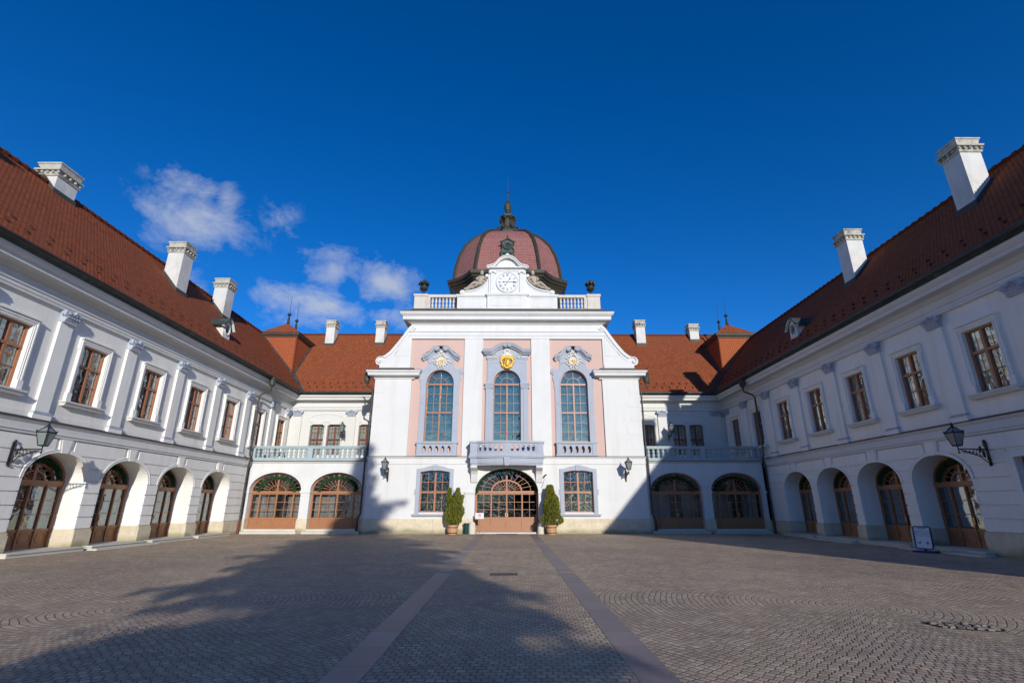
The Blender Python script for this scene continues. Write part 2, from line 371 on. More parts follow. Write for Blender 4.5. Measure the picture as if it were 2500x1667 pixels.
def split_mb(mb, gap=.02):
    """the separate pieces of a mesh, pieces that touch kept together"""
    n = len(mb.v); par = list(range(n))
    def fd(a):
        while par[a] != a: par[a] = par[par[a]]; a = par[a]
        return a
    for f in mb.f:
        for q in f[1:]: par[fd(q)] = fd(f[0])
    isl = {}
    for i in range(n): isl.setdefault(fd(i), []).append(i)
    bx = []
    for k, vs in isl.items():
        P = [mb.v[i] for i in vs]; bx.append([k, [min(p[j] for p in P) - gap for j in range(3)], [max(p[j] for p in P) + gap for j in range(3)]])
    g = {b[0]: b[0] for b in bx}
    def fg(a):
        while g[a] != a: a = g[a]
        return a
    for i in range(len(bx)):
        for j in range(i):
            if all(bx[i][1][k] < bx[j][2][k] and bx[j][1][k] < bx[i][2][k] for k in range(3)): g[fg(bx[i][0])] = fg(bx[j][0])
    out = {}; order = []
    uvi = 0
    for f in mb.f:
        k = fg(fd(f[0]))
        if k not in out: out[k] = (MB(), {}); order.append(k)
        m, mp = out[k]; q = []
        for i in f:
            if i not in mp: mp[i] = len(m.v); m.v.append(mb.v[i])
            q.append(mp[i])
        m.f.append(tuple(q))
        if mb.uv: m.uv += mb.uv[uvi:uvi + len(f)]; uvi += len(f)
    return [out[k][0] for k in order]
def parts(mb, name, mat, fr=None, parent=None, gap=.02, **k):
    return [q.build(name, mat, parent or pal, fr or F0, **k) for q in split_mb(mb, gap)]
def tag(o, label, cat, group=None):
    o['label'] = label; o['category'] = cat
    if group: o['group'] = group
    return o
def empty(name, loc, rz=0):
    o = bpy.data.objects.new(name, None); COL.objects.link(o); o.location = loc; o.rotation_euler = (0, 0, rz); o.empty_display_size = .3; return o
def kids(o): return [c for c in COL.objects if c.parent == o]
def copy_tree(o, parent=None, loc=None, rz=None):
    c = o.copy(); COL.objects.link(c); c.parent = parent
    if loc is not None: c.location = loc
    if rz is not None: c.rotation_euler = (0, 0, rz)
    for k in kids(o): copy_tree(k, c)
    return c
def struct(mb, name, mat, kind='structure'):
    return mb.build(name, mat, kind=kind)

# ------------------------------------------------------------------ ground
g = MB(); g.add([(-400, -400, 0), (400, -400, 0), (400, 500, 0), (-400, 500, 0)], [(0, 1, 2, 3)]); struct(g, 'ground', GM)
g = MB()
for x0, x1, y0, y1 in ((-2.0, -1.58, -4, 14.55), (-2.0, -1.58, 14.8, 33.9), (1.28, 1.7, -4, 14.55), (1.28, 1.7, 14.8, 33.9)): g.box(x0 + .06, x1 + .06, y0, y1, -.05, .005)
[q.build('paving_band', SLAB, kind='structure') for q in split_mb(g)]

# ------------------------------------------------------------------ palace
X0, D = -.14, 34.5
pal = empty('palace', (X0, D, 0)); tag(pal, 'white baroque palace with red roofs, clock gable and dark red dome', 'palace')
F0 = ((0, 0, 0), 0); XLW, XRW = -17.34, 17.46
FL = ((XLW, -D, 0), pi / 2); FR = ((XRW, -D, 0), -pi / 2)     # u = world y on the left, u = -world y on the right
YB = 5.1; FB = ((0, YB, 0), 0)
FW = ((-X0, -D, 0), 0)                                          # world coordinates
def part(mb, name, mat, fr=F0, **k): return mb.build(name, mat, pal, fr, **k)

def arch(u, half, spring, rise, n=20, z0=None):
    p = [(u - half * cos(pi * i / n), spring + rise * sin(pi * i / n)) for i in range(n + 1)]
    if z0 is not None: p = [(u - half, z0)] + p + [(u + half, z0)]
    return p
def rect(x0, x1, z0, z1): return [(x0, z0), (x0, z1), (x1, z1), (x1, z0)]
def wall(u0, u1, z0, z1, holes, notches, y, depth):
    m = MB(); out = [(u0, z0)]
    for nt in sorted(notches, key=lambda q: q[0][0]): out += nt
    out += [(u1, z0), (u1, z1), (u0, z1)]
    m.plate(out, holes, y, None, y + depth)
    for nt in notches:
        n = len(nt); m.add([(x, y, z) for x, z in nt] + [(x, y + depth, z) for x, z in nt], [(i, i + 1, i + 1 + n, i + n) for i in range(n - 1)])
    return m

# ---- wing facade pieces -------------------------------------------------
SPR_, RISE, HALF = 2.68, 1.0, 1.43
def wing(fr, s, pils, wins, archs, extra_win, name):
    """s=+1: u=world y (left wing); s=-1: u=-world y (right wing)"""
    U = lambda y: s * y
    ya, yb = -1.0, 34.4
    u0, u1 = sorted((U(ya), U(yb))); v0, v1 = sorted((U(ya), U(39.6)))
    nts = [arch(U(a), HALF, SPR_, RISE, 20, 0) for a in archs]
    wh = [rect(U(a) - .52, U(a) + .52, 1.3, 3.3) for a in extra_win]
    part(wall(u0, u1, 0, 4.3, wh, nts, 0.055, .94), 'wall', PG, fr)
    # plinth
    pl = MB(); segs = []; cur = u0
    for a in sorted(U(x) for x in archs): segs.append((cur, a - HALF - .0)); cur = a + HALF
    segs.append((cur, u1))
    for a, b in segs:
        if a != u0: a += .0
        pl.box(a - (.05 if a != u0 else 0), b + (.05 if b != u1 else .05), -.07, .9, 0, .72)
        pl.box(a - (.025 if a != u0 else 0), b + .025, -.04, .9, .72, .82)
    parts(pl, 'plinth', PL, fr)
    # rusticated courses
    cz = [.82, 1.27, 1.73, 2.2, 2.68, 3.15, 3.62, 4.18]; c = MB(); G = .021
    for i in range(len(cz) - 1):
        z0, z1 = cz[i] + G, cz[i + 1] - G
        segs = []; cur = u0
        for a in sorted([(U(x), 'a') for x in archs] + [(U(x), 'w') for x in extra_win]):
            if a[1] == 'w':
                if z1 < 1.1 or z0 > 3.5: continue
                segs.append((cur, a[0] - .78, None, None)); cur = a[0] + .78; curk = None; continue
            segs.append([cur, a[0]])
            cur = a[0]
        # outline per pier
        xs = sorted(U(x) for x in archs)
        def edge(a, side, zz):
            if zz <= SPR_: return a + side * HALF
            q = (zz - SPR_) / (RISE + .0)
            if q >= 1: return a + side * .30 if zz < 9 else a
            return a + side * max(HALF * sqrt(1 - q * q), .30)
        bounds = [('L', u0)] + [('A', a) for a in xs] + [('R', u1)]
        for j in range(len(bounds) - 1):
            k0, a = bounds[j]; k1, b = bounds[j + 1]; N = 5
            zs = [z0 + (z1 - z0) * t / N for t in range(N + 1)]
            off = .15 if z1 > SPR_ else 0
            def lf(z): return (a if k0 == 'L' else edge(a, 1, z) + (off if z0 > 2.6 else 0))
            def rt(z): return (b if k1 == 'R' else edge(b, -1, z) - (off if z0 > 2.6 else 0))
            cuts = sorted(U(x) for x in extra_win if a < U(x) < b) if (1.1 < z1 and z0 < 3.45) else []
            if not cuts:
                poly = [(lf(z), z) for z in zs] + [(rt(z), z) for z in reversed(zs)]
                if rt(zs[0]) > lf(zs[0]): c.pxz(poly, 0, .054)
            else:
                cu = [lf(zs[0])]
                for w_ in cuts: cu += [w_ - .80, w_ + .80]
                cu.append(rt(zs[0]))
                for q in range(0, len(cu), 2):
                    if cu[q + 1] > cu[q]: c.box(cu[q], cu[q + 1], 0, .054, z0, z1)
    parts(c, 'stone_courses', PB, fr, gap=.03)
    # archivolts, keystones
    m = MB()
    for a in archs:
        u = U(a); m.ring(arch(u, HALF, SPR_, RISE), arch(u, HALF + .13, SPR_, RISE + .13), -.008, .0545)
        m.ring(arch(u, HALF + .10, SPR_, RISE + .10), arch(u, HALF + .13, SPR_, RISE + .13), -.022, -.008)
        m.pxz([(u - .15, 3.66), (u + .15, 3.66), (u + .24, 4.2), (u - .24, 4.2)], -.03, .054)
        m.pxz([(u - .23, 3.72), (u - .155, 3.70), (u - .245, 4.2), (u - .33, 4.2)], -.014, .054)
        m.pxz([(u + .23, 3.72), (u + .155, 3.70), (u + .245, 4.2), (u + .33, 4.2)], -.014, .054)
    parts(m, 'archivolt', PB, fr)
    # string course
    m = MB(); m.pyz([(.03, 4.2), (-.05, 4.2), (-.05, 4.27), (-.09, 4.3), (-.09, 4.33), (-.045, 4.345), (-.045, 4.58), (-.08, 4.6), (-.12, 4.66), (-.12, 4.7), (.03, 4.7)], u0, u1)
    part(m, 'string_course', PW, fr)
    part(MB().pyz([(.03, 4.702), (-.17, 4.702), (-.17, 4.735), (.03, 4.80)], u0, u1), 'string_course_cap', LEAD, fr)
    # upper wall
    holes = [rect(U(a) - .64, U(a) + .64, 5.62, 7.97) for a in wins]
    part(wall(v0, v1, 4.5, 9.2, holes, [], 0.03, .42), 'wall', PG, fr)
    m = MB(); m.box(u0, u1, -.005, .028, 4.78, 4.98); part(m, 'base_band', PG, fr)
    # entablature
    m = MB(); m.pyz([(.03, 8.97), (-.10, 8.97), (-.10, 9.07), (-.125, 9.075), (-.125, 9.19), (-.17, 9.22), (-.17, 9.27), (-.06, 9.285), (-.06, 9.56), (-.12, 9.58), (-.2, 9.66), (-.24, 9.7),
                     (-.62, 9.72), (-.62, 9.86), (-.66, 9.88), (-.74, 9.97), (-.76, 10.04), (-.76, 10.08), (.03, 10.2)], v0, v1)
    part(m, 'cornice', PW, fr)
    part(MB().pyz([(-.05, 10.081 + .09), (-.78, 10.085), (-.95, 10.20), (-.95, 10.235), (-.05, 10.26)], v0, v1 + (-.75 if s > 0 else 0)) if s > 0 else
         MB().pyz([(-.05, 10.171), (-.78, 10.085), (-.95, 10.20), (-.95, 10.235), (-.05, 10.26)], v0 + .75, v1), 'eaves_flashing', FLS, fr)
    part(MB().tube([(v0, -.98, 10.25), (v1 - .95, -.98, 10.25)] if s > 0 else [(v0 + .95, -.98, 10.25), (v1, -.98, 10.25)], .085, 10), 'gutter', GUT, fr, smooth=True)
    # pilasters
    cap = capital_mb(.62).mesh('capital', CAPM); 
    sh = MB(); sh.box(-.29, .29, -.08, .03, 5.03, 8.5); shm = sh.mesh('pilaster', PB)
    bm = MB(); bm.box(-.39, .39, -.15, .03, 4.735, 4.93); bmm = bm.mesh('pedestal', PB)
    b2 = MB(); b2.box(-.39, .39, -.17, .029, 4.93, 4.965); b2.box(-.36, .36, -.145, .03, 4.965, 4.99); b2.box(-.33, .33, -.125, .03, 4.99, 5.03); b2m = b2.mesh('base', CAPM)
    for a in pils:
        p = bpy.data.objects.new('pilaster', shm); COL.objects.link(p); p.parent = pal
        p.location = Vector(fr[0]) + (Vector((0, a, 0)) if s > 0 else Vector((0, a, 0))); p.rotation_euler = (0, 0, fr[1])
        for nm, me in (('pedestal', bmm), ('base', b2m), ('capital', cap)):
            o = bpy.data.objects.new(nm, me); COL.objects.link(o); o.parent = p
def capital_mb(w):
    m = MB(); h = w / 2
    m.pxz([(-h * .92, 8.5), (h * .92, 8.5), (h * .98, 8.56), (-h * .98, 8.56)], -.19, .03)
    m.pxz([(-h * .86, 8.56), (h * .86, 8.56), (h * .98, 8.9), (-h * .98, 8.9)], -.16, .03)
    m.box(-h * 1.12, h * 1.12, -.23, .03, 8.9, 8.968)
    for row, z, n, d in ((0, 8.57, 5, .06), (1, 8.69, 4, .09)):
        for i in range(n):
            u = (-h + w * (i + .5) / n) * .92
            m.pyz([(-.15, z), (-.2, z), (-.24 - d * .3, z + .12), (-.24 - d, z + .17), (-.2 - d * .4, z + .19), (-.15, z + .15)], u - .06, u + .06)
            m.sph((u, -.23 - d * .7, z + .15), .04, 6, 4)
    for sx in (-1, 1):
        c = (sx * h * 1.02, -.2, 8.83)
        m.lathe([(.001, -.03), (.105, -.03), (.115, 0), (.105, .06), (.05, .075), (.001, .06)], c, 12, ax='y')
        m.lathe([(.001, -.02), (.09, -.02), (.09, .05), (.001, .05)], (sx * h * 1.08, -.1, 8.84), 8, ax='y')
        m.tube([(sx * h * .2, -.2, 8.74), (sx * h * .45, -.25, 8.86), (sx * h * .8, -.26, 8.9)], .03, 6)
    m.sph((0, -.29, 8.93), .07, 8, 5); return m

# window frame units (local: centre u=0, wall face y=0, glass further in)
def casement(w, z0, z1, tz, rows_low, y, lead=True, mat=WDW, barw=.075, cen=.052):
    m = MB(); h = w / 2
    m.box(-h, -h + barw, y, y + .08, z0, z1); m.box(h - barw, h, y, y + .08, z0, z1)
    m.box(-h + barw, h - barw, y, y + .08, z0, z0 + .07); m.box(-h + barw, h - barw, y, y + .08, z1 - .06, z1)
    m.box(-cen, cen, y - .02, y + .07, z0 + .07, z1 - .06)
    m.box(-h + barw, -cen, y - .028, y + .075, tz - .05, tz + .05); m.box(cen, h - barw, y - .028, y + .075, tz - .05, tz + .05)
    for sx in (-1, 1):
        a, b = sorted((sx * cen, sx * (h - barw)))
        for (p, q, n) in ((z0 + .07, tz - .05, rows_low),):
            for i in range(1, n): z = p + (q - p) * i / n; m.box(a, b, y + .01, y + .06, z - .016, z + .016)
        # inner sash rim
        for p, q in ((z0 + .07, tz - .05), (tz + .05, z1 - .06)):
            m.box(a, a + .03, y + .005, y + .065, p, q); m.box(b - .03, b, y + .005, y + .065, p, q)
    if lead:
        for sx in (-1, 1):
            c = sx * (h - barw + cen) / 2; m.box(c - .006, c + .006, y + .045, y + .055, z0 + .07, z1 - .06)
            for z in (z0 + (tz - z0) * .27, z0 + (tz - z0) * .77, (tz + z1) / 2):
                a, b = sorted((sx * cen, sx * (h - barw))); m.box(a, b, y + .045, y + .054, z - .006, z + .006)
    return m
def curtain_mb(w, z0, z1, y, gap=.12, side=0):
    m = MB(); h = w / 2; n = 22; xs = []
    for i in range(n + 1):
        x = -h + w * i / n; xs.append((x, y + .03 * sin(i * 1.9) + .015 * sin(i * 4.3)))
    for i in range(n):
        if abs((xs[i][0] + xs[i + 1][0]) / 2 - side) < gap: continue
        (a, ya), (b, yb) = xs[i], xs[i + 1]
        m.add([(a, ya, z0), (b, yb, z0), (b, yb, z1), (a, ya, z1)], [(0, 1, 2, 3)])
    return m
def wing_window():
    w = casement(1.28, 5.62, 7.97, 7.12, 2, .10)
    o = w.build('window', WDW, pal)
    s = MB()
    ear = [(-.86, 5.6), (-.86, 6.0), (-.80, 6.03), (-.80, 7.72), (-.86, 7.76), (-.86, 8.17), (.86, 8.17), (.86, 7.76), (.80, 7.72), (.80, 6.03), (.86, 6.0), (.86, 5.6)]
    inner = [(.6, 5.6), (.6, 7.95), (-.64, 7.97), (-.64, 5.6)]
    s.pxz([(-.86, 5.6), (-.86, 5.98), (-.81, 6.0), (-.81, 7.74), (-.86, 7.76), (-.86, 8.19), (-.64, 7.97), (-.64, 5.6)], -.055, .03)
    s.pxz([(.86, 5.6), (.86, 5.98), (.81, 6.0), (.81, 7.74), (.86, 7.76), (.86, 8.19), (.64, 7.97), (.64, 5.6)], -.055, .03)
    s.pxz([(-.86, 8.19), (.86, 8.19), (.64, 7.97), (-.64, 7.97)], -.055, .03)
    for a in (-1, 1):
        s.box(*sorted((a * .69, a * .715)), -.075, -.054, 5.95, 8.02); s.box(*sorted((a * .76, a * .815)), -.09, -.054, 5.95, 8.12)
        s.box(*sorted((a * .66, a * .87)), -.10, -.053, 5.6, 5.95)
    s.box(-.69, .69, -.075, -.054, 8.0, 8.03); s.box(-.80, .80, -.09, -.054, 8.09, 8.14)
    s.pxz([(-.86, 8.19), (-.86, 8.235), (.86, 8.235), (.86, 8.19)], -.14, .03)
    s.build('surround', PB, o)
    q = MB(); q.box(-1.0, 1.0, -.24, .25, 5.54, 5.6); q.pyz([(-.21, 5.54), (-.15, 5.42), (.03, 5.42), (.03, 5.54)], -.95, .95); q.build('sill', PW, o)
    MB().box(-.57, .57, .155, .16, 5.68, 7.9).build('pane', GLS, o)
    curtain_mb(1.2, 5.66, 7.9, .27, .05, .12).build('curtain', CURT, o)
    return o
def link_window():
    o = casement(1.12, 5.5, 7.85, 6.7, 1, .2, barw=.05, cen=.035).build('window', WDD, pal)
    # finer glazing bars
    s = MB(); s.pxz([(-.63, 5.3), (-.63, 7.9), (-.45, 7.95), (-.36, 8.02), (.36, 8.02), (.45, 7.95), (.63, 7.9), (.63, 5.3), (.56, 5.3), (.56, 7.85), (-.56, 7.85), (-.56, 5.3)], -.05, .03)
    s.box(-.56, -.42, -.02, .1, 7.78, 7.85); s.box(.42, .56, -.02, .1, 7.78, 7.85)
    s.build('surround', PC, o)
    q = MB(); y = .22
    for z in (7.27, 7.58): q.box(-.5, .5, y, y + .04, z - .009, z + .009)
    for x in (-.25, .25): q.box(x - .009, x + .009, y, y + .04, 5.57, 7.79)
    for z in (6.1, 6.4): q.box(-.5, .5, y, y + .04, z - .009, z + .009)
    q.build('glazing_bars', WDD, o)
    MB().box(-.5, .5, .25, .255, 5.56, 7.8).build('pane', GLS, o)
    curtain_mb(1.06, 5.5, 7.8, .36, .02, 0).build('curtain', CURT, o)
    return o

def oct_panel(m, x0, x1, z0, z1, y, t=.02, w=.03, c=.09):
    """raised frame with clipped corners"""
    o = [(x0 + c, z0), (x0, z0 + c), (x0, z1 - c), (x0 + c, z1), (x1 - c, z1), (x1, z1 - c), (x1, z0 + c), (x1 - c, z0)]
    cx, cz = (x0 + x1) / 2, (z0 + z1) / 2
    def inn(k): return [(cx + (x - cx) * (1 - k / abs(x1 - x0) * 2), cz + (z - cz) * (1 - k / abs(z1 - z0) * 2)) for x, z in o]
    i = inn(w)
    for k in range(8): m.pxz([o[k], o[(k + 1) % 8], i[(k + 1) % 8], i[k]], y - t, y)
    j = inn(w + .05); m.pxz(j, y - t * .5, y)
def arched_door(half, spring, rise, z0, zp, zt0, zt1, leaves, rows, y, arcs, nrad, thick=1, post=True):
    """leaves: list of (x0, x1, columns). arcs: (radius factor, width)."""
    m = MB(); T = .10
    for x in (-half, half - .07): m.box(x, x + .07, y - .02, y + T, z0, zt0)
    m.box(-half, half, y - .05, y + T, zt0, zt1)
    ar = arch(0, half, spring, rise, 24); ai = arch(0, half - .08, spring, rise - .08, 24); m.ring(ai, ar, y - .02, y + T)
    m.box(-.055, .055, y - .045, y + .08, zt1, spring + rise - .07)
    zc = zt1
    for k, (f, wd) in enumerate(arcs):
        a = arch(0, half * f, zc, (spring + rise - zc) * f, 24); b = arch(0, half * f - wd, zc, (spring + rise - zc) * f - wd, 24); m.ring(b, a, y - .01 - wd * .3, y + .06)
    fs = [0] + sorted(f for f, _ in arcs) + [1]
    H = spring + rise - zc
    for i in range(1, nrad):
        a = pi * i / nrad
        if abs(a - pi / 2) < .01: continue
        f0 = fs[1] * .98 if nrad > 8 else .02
        m.bar((-half * f0 * cos(a), zc + H * f0 * sin(a)), (-half * .96 * cos(a), zc + H * .96 * sin(a)), .028, y + .01, y + .05)
    if nrad > 8:
        for i in range(1, 6):
            a = pi * i / 6; f0 = .02
            m.bar((-half * f0 * cos(a), zc + H * f0 * sin(a)), (-half * fs[1] * cos(a), zc + H * fs[1] * sin(a)), .025, y + .01, y + .05)
    gz0, gz1 = zp, zt0 - .06
    for (a, b, nc) in leaves:
        m.box(a, a + .05, y, y + .08, z0, zt0); m.box(b - .05, b, y, y + .08, z0, zt0)
        m.box(a + .05, b - .05, y, y + .08, gz1, zt0); m.box(a + .05, b - .05, y, y + .08, gz0 - .1, gz0)
        for i in range(1, nc): x = a + .05 + (b - a - .1) * i / nc; m.box(x - .016, x + .016, y + .015, y + .06, gz0, gz1)
        for i in range(1, rows): z = gz0 + (gz1 - gz0) * i / rows; m.box(a + .05, b - .05, y + .018, y + .058, z - .016, z + .016)
        m.box(a + .05, b - .05, y + .025, y + .07, z0, gz0 - .1)
        oct_panel(m, a + .10, b - .10, z0 + (gz0 - z0) * .28, gz0 - .16, y + .025)
        m.box(a + .05, b - .05, y + .0, y + .05, z0, z0 + .10)
        m.box(a + .05, b - .05, y + .01, y + .05, z0 + .13, z0 + .16)
        m.box(a - .03, a + .03, y - .03, y, z0, zt0); 
    m.box(leaves[-1][1] - .03, leaves[-1][1] + .03, y - .03, y, z0, zt0)
    p = MB(); p.box(-half + .05, half - .05, y + .035, y + .04, gz0 - .02, zt0 + .02)
    pts = arch(0, half - .05, zt0, spring + rise - zt0 - .05, 24); p.pxz(pts, y + .035, y + .04)
    return m, p
def door_unit(kind):
    if kind == 'wing':
        m, p = arched_door(1.43, 2.68, 1.0, .16, .86, 2.5, 2.66, [(-1.36, -.72, 1), (-.72, 0, 1), (0, .72, 1), (.72, 1.36, 1)], 3, .93, [(.36, .05), (.64, .07)], 8)
        h, r0 = 1.43, MB().box(-1.5, 1.5, 1.5, 1.55, .1, 3.6)
    elif kind == 'link':
        m, p = arched_door(1.73, 2.69, 1.16, .28, .98, 2.5, 2.66, [(-1.66, -1.12, 1), (-1.12, 0, 2), (0, 1.12, 2), (1.12, 1.66, 1)], 3, .42, [(.32, .03), (.70, .08)], 12)
        h = 1.73
    else:
        m, p = arched_door(2.11, 2.54, 1.59, .10, 1.0, 2.5, 2.68, [(-2.04, -1.04, 2), (-1.04, 0, 2), (0, 1.04, 2), (1.04, 2.04, 2)], 3, .62, [(.24, .025), (.5, .10), (.78, .03)], 12)
        h = 2.11
    o = m.build('door', WD, pal); p.build('pane', GLD, o)
    y = {'wing': .9, 'link': .39, 'main': .59}[kind]
    q = MB()
    for sx in ((-1, 1) if kind == 'main' else (1,)):
        q.tube([(sx * .07, y - .02, 1.15), (sx * .07, y - .07, 1.15), (sx * .17, y - .07, 1.15)], .014, 6); q.box(sx * .07 - .02, sx * .07 + .02, y - .03, y, 1.02, 1.28)
    q.build('handle', BRASS, o)
    c = curtain_mb(2 * h - .2, .9, 2.5, y + (.55 if kind != 'wing' else .3), .45 if kind != 'wing' else .12, .2)
    if kind != 'main': c.build('curtain', CURT, o)
    return o
def place(o, fr, u):
    o.parent = pal; v = Vector((cos(fr[1]) * u, sin(fr[1]) * u, 0)); o.location = Vector(fr[0]) + v; o.rotation_euler = (0, 0, fr[1]); return o

PILS_L = [18.45 + 3.61 * i for i in range(-4, 6)] + [39.95]; PILS_R = [18.80 + 3.47 * i for i in range(-4, 5)] + [36.0, 39.6 - .1]
PILS_L = [p for p in PILS_L if p < 38] + [39.0]; PILS_R = [p for p in PILS_R if p < 38] + [39.0]
WIN_L = [20.15 + 3.61 * i for i in range(-5, 6)]; WIN_R = [20.6 + 3.45 * i for i in range(-5, 6)]
AR_L = [19.98, 23.62, 27.25, 30.95]; AR_R = [20.55, 24.05, 27.45, 30.9]
wing(FL, 1, PILS_L, WIN_L, AR_L, [14.6, 11.0], 'left'); wing(FR, -1, PILS_R, WIN_R, AR_R, [16.75, 13.3], 'right')
ww = wing_window(); first = True
for fr, ys, s in ((FL, WIN_L, 1), (FR, WIN_R, -1)):
    for y in ys:
        if y < 12: continue
        o = ww if first else copy_tree(ww, pal); first = False; place(o, fr, s * y)
wd_ = door_unit('wing'); first = True; gar_spots = []
for fr, ys, s in ((FL, AR_L, 1), (FR, AR_R, -1)):
    for y in ys:
        o = wd_ if first else copy_tree(wd_, pal); first = False; place(o, fr, s * y); gar_spots.append((fr, s * y))
# ground floor square windows of the wings
gw = casement(1.04, 1.3, 3.3, 2.6, 2, .26).build('window', WDW, pal)
q = MB(); 
for a in (-1, 1): q.box(*sorted((a * .52, a * .76)), -.05, .028, 1.1, 3.5)
q.box(-.52, .52, -.05, .028, 3.3, 3.5); q.box(-.84, .84, -.1, .028, 1.0, 1.12); q.build('surround', PB, gw)
MB().box(-.46, .46, .31, .315, 1.36, 3.25).build('pane', GLS, gw); curtain_mb(.94, 1.3, 3.3, .42).build('curtain', CURT, gw)
place(gw, FR, -16.75); place(copy_tree(gw, pal), FL, 14.6); place(copy_tree(gw, pal), FL, 11.0); place(copy_tree(gw, pal), FR, -13.3)
# steps before the doors
for fr, ys, s in ((FL, AR_L, 1), (FR, AR_R, -1)):
    for i, y in enumerate(ys):
        m = MB(); u = s * y
        m.box(u - 1.42, u + 1.42, -.0, .95, 0, .155); m.box(u - 1.62, u + 1.62, -.42, .0, 0, .11); m.box(u - 1.66, u + 1.66, -.46, .0, .11, .157)
        if (s > 0 and i == 1) or (s < 0 and i in (0, 2)): m.box(u - 1.9, u + 1.9, -.86, -.46, 0, .06)
        part(m, 'step', STEP, fr)

# ---- shell of wings (outer walls, dark rooms) -----------------------------
m = MB()
for sx, X, R, xr in ((-1, XLW, -25.4, 0), (1, XRW, 25.4, 0)):
    m.add([(R, -1 - D, 0), (R, 50.5 - D, 0), (R, 50.5 - D, 10.2), (R, -1 - D, 10.2)], [(0, 1, 2, 3)])
    m.add([(X, -1 - D, 0), (R, -1 - D, 0), (R, -1 - D, 10.2), (X, -1 - D, 10.2)], [(0, 1, 2, 3)])
m.add([(-25.4, 50.5 - D, 0), (25.4, 50.5 - D, 0), (25.4, 50.5 - D, 10.2), (-25.4, 50.5 - D, 10.2)], [(0, 1, 2, 3)])
parts(m, 'wall', PG)
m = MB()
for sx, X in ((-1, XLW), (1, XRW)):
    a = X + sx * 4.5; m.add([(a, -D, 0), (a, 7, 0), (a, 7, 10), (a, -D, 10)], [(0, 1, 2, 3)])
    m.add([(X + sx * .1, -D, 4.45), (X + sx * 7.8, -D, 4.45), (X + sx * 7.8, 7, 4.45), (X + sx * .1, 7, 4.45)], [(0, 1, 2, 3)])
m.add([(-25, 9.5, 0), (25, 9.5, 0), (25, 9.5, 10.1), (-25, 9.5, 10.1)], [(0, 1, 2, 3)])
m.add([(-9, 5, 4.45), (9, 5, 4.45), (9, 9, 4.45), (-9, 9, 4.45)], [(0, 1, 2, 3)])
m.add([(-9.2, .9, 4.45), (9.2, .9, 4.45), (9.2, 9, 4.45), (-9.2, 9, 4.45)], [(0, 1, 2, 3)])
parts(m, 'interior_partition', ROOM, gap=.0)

# ---- roofs -----------------------------------------------------------------
def roof_poly(m, pts, axis):
    """planar polygon with uv: u along axis vector, v up the slope"""
    P = [Vector(p) for p in pts]; n = (P[1] - P[0]).cross(P[2] - P[0]).normalized(); a = Vector(axis).normalized(); b = n.cross(a)
    if b.z < 0: b = -b
    m.add(pts, [tuple(range(len(pts)))], [(p.dot(a), p.dot(b)) for p in P])
XR1 = -21.1; ZR = 15.68; XR2 = 20.85; ZR2 = 15.42; YR, ZB = 44.8, 17.19; YV = 43.48; YV2 = 43.19
def wing_roof(sx, xe, xr, zr):
    m = MB(); xo = xr + sx * (abs(xr) - abs(xe)); e = 10.24; ye = -1.9; yv = 38.72 + (zr - e) / (ZB - e) * (YR - 38.72)   # the wing ridge runs into the back roof
    roof_poly(m, [(xe, ye, e), (xe, 38.72, e), (xr, yv, zr), (xr, ye + 4.5, zr)], (0, 1, 0))
    roof_poly(m, [(xo, ye, e), (xo, 38.72, e), (xr, yv, zr), (xr, ye + 4.5, zr)], (0, 1, 0))
    roof_poly(m, [(xe, ye, e), (xo, ye, e), (xr, ye + 4.5, zr)], (1, 0, 0))
    r = part(m, 'roof', RT, FW)
    k = MB(); k.tube([(xr, ye + 4.5, zr + .02), (xr, yv, zr + .02)], .11, 8)
    n = 90
    for i in range(n): y = ye + 4.7 + (yv - ye - 4.9) * i / n; k.tube([(xr, y, zr + .03), (xr, y + .2, zr + .03)], [.125, .14], 8)
    k.build('ridge_tiles', RT, r); k.uv = []
    f = MB(); d = Vector((xr - xe, yv - 38.72, zr - e)); a = Vector((xe, 38.72, e)); b = a + d * .33; up = Vector((0, 0, .03))
    f.tube([a + up, b + up], .16, 6); f.build('valley_flashing', FLS, r)
    # snow guards
    g = MB(); rg = random.Random(3)
    sl = (zr - e) / abs(xr - xe)
    y = 6.0
    while y < 38:
        for row, off in ((.5, 0), (.85, .45)):
            for dy in (0,):
                yy = y + off + dy + rg.uniform(-.04, .04); x = xe + sx * row; z = e + row * sl
                g.box(x - .08, x + .08, yy - .008, yy + .008, z - .02, z + .07); g.box(x - .012, x + .012, yy - .04, yy + .04, z + .03, z + .085)
        y += .78
    g.build('snow_guards', RUSTT, r, kind='stuff')
    return r
RUSTT = mk('snow_guard_metal', (.075, .03, .02), var=.3, vs=6)
rl = wing_roof(-1, -16.4, XR1, ZR); rr_ = wing_roof(1, 16.36, XR2, ZR2)
e = 10.24; m = MB(); yo = YR * 2 - 38.72
for sx, xe in ((-1, -16.4), (1, 16.36)):
    roof_poly(m, [(sx * 7.0, 38.72, e), (sx * 27.2, 38.72, e), (sx * 22.5, YR, ZB), (sx * 7.0, YR, ZB)], (1, 0, 0))
    roof_poly(m, [(sx * 7.0, yo, e), (sx * 27.2, yo, e), (sx * 22.5, YR, ZB), (sx * 7.0, YR, ZB)], (1, 0, 0))
    roof_poly(m, [(sx * 27.2, 38.72, e), (sx * 27.2, yo, e), (sx * 22.5, YR, ZB)], (0, 1, 0))
    rbs = parts(m, 'roof', RT, FW, gap=0) if sx > 0 else None
rb = rbs[0]
k = MB()
for sx in (-1, 1): k.tube([(sx * 22.5, YR, ZB + .02), (sx * 7, YR, ZB + .02)], .12, 8)
parts(k, 'ridge_tiles', RT, parent=rb)
g = MB(); rg = random.Random(5)
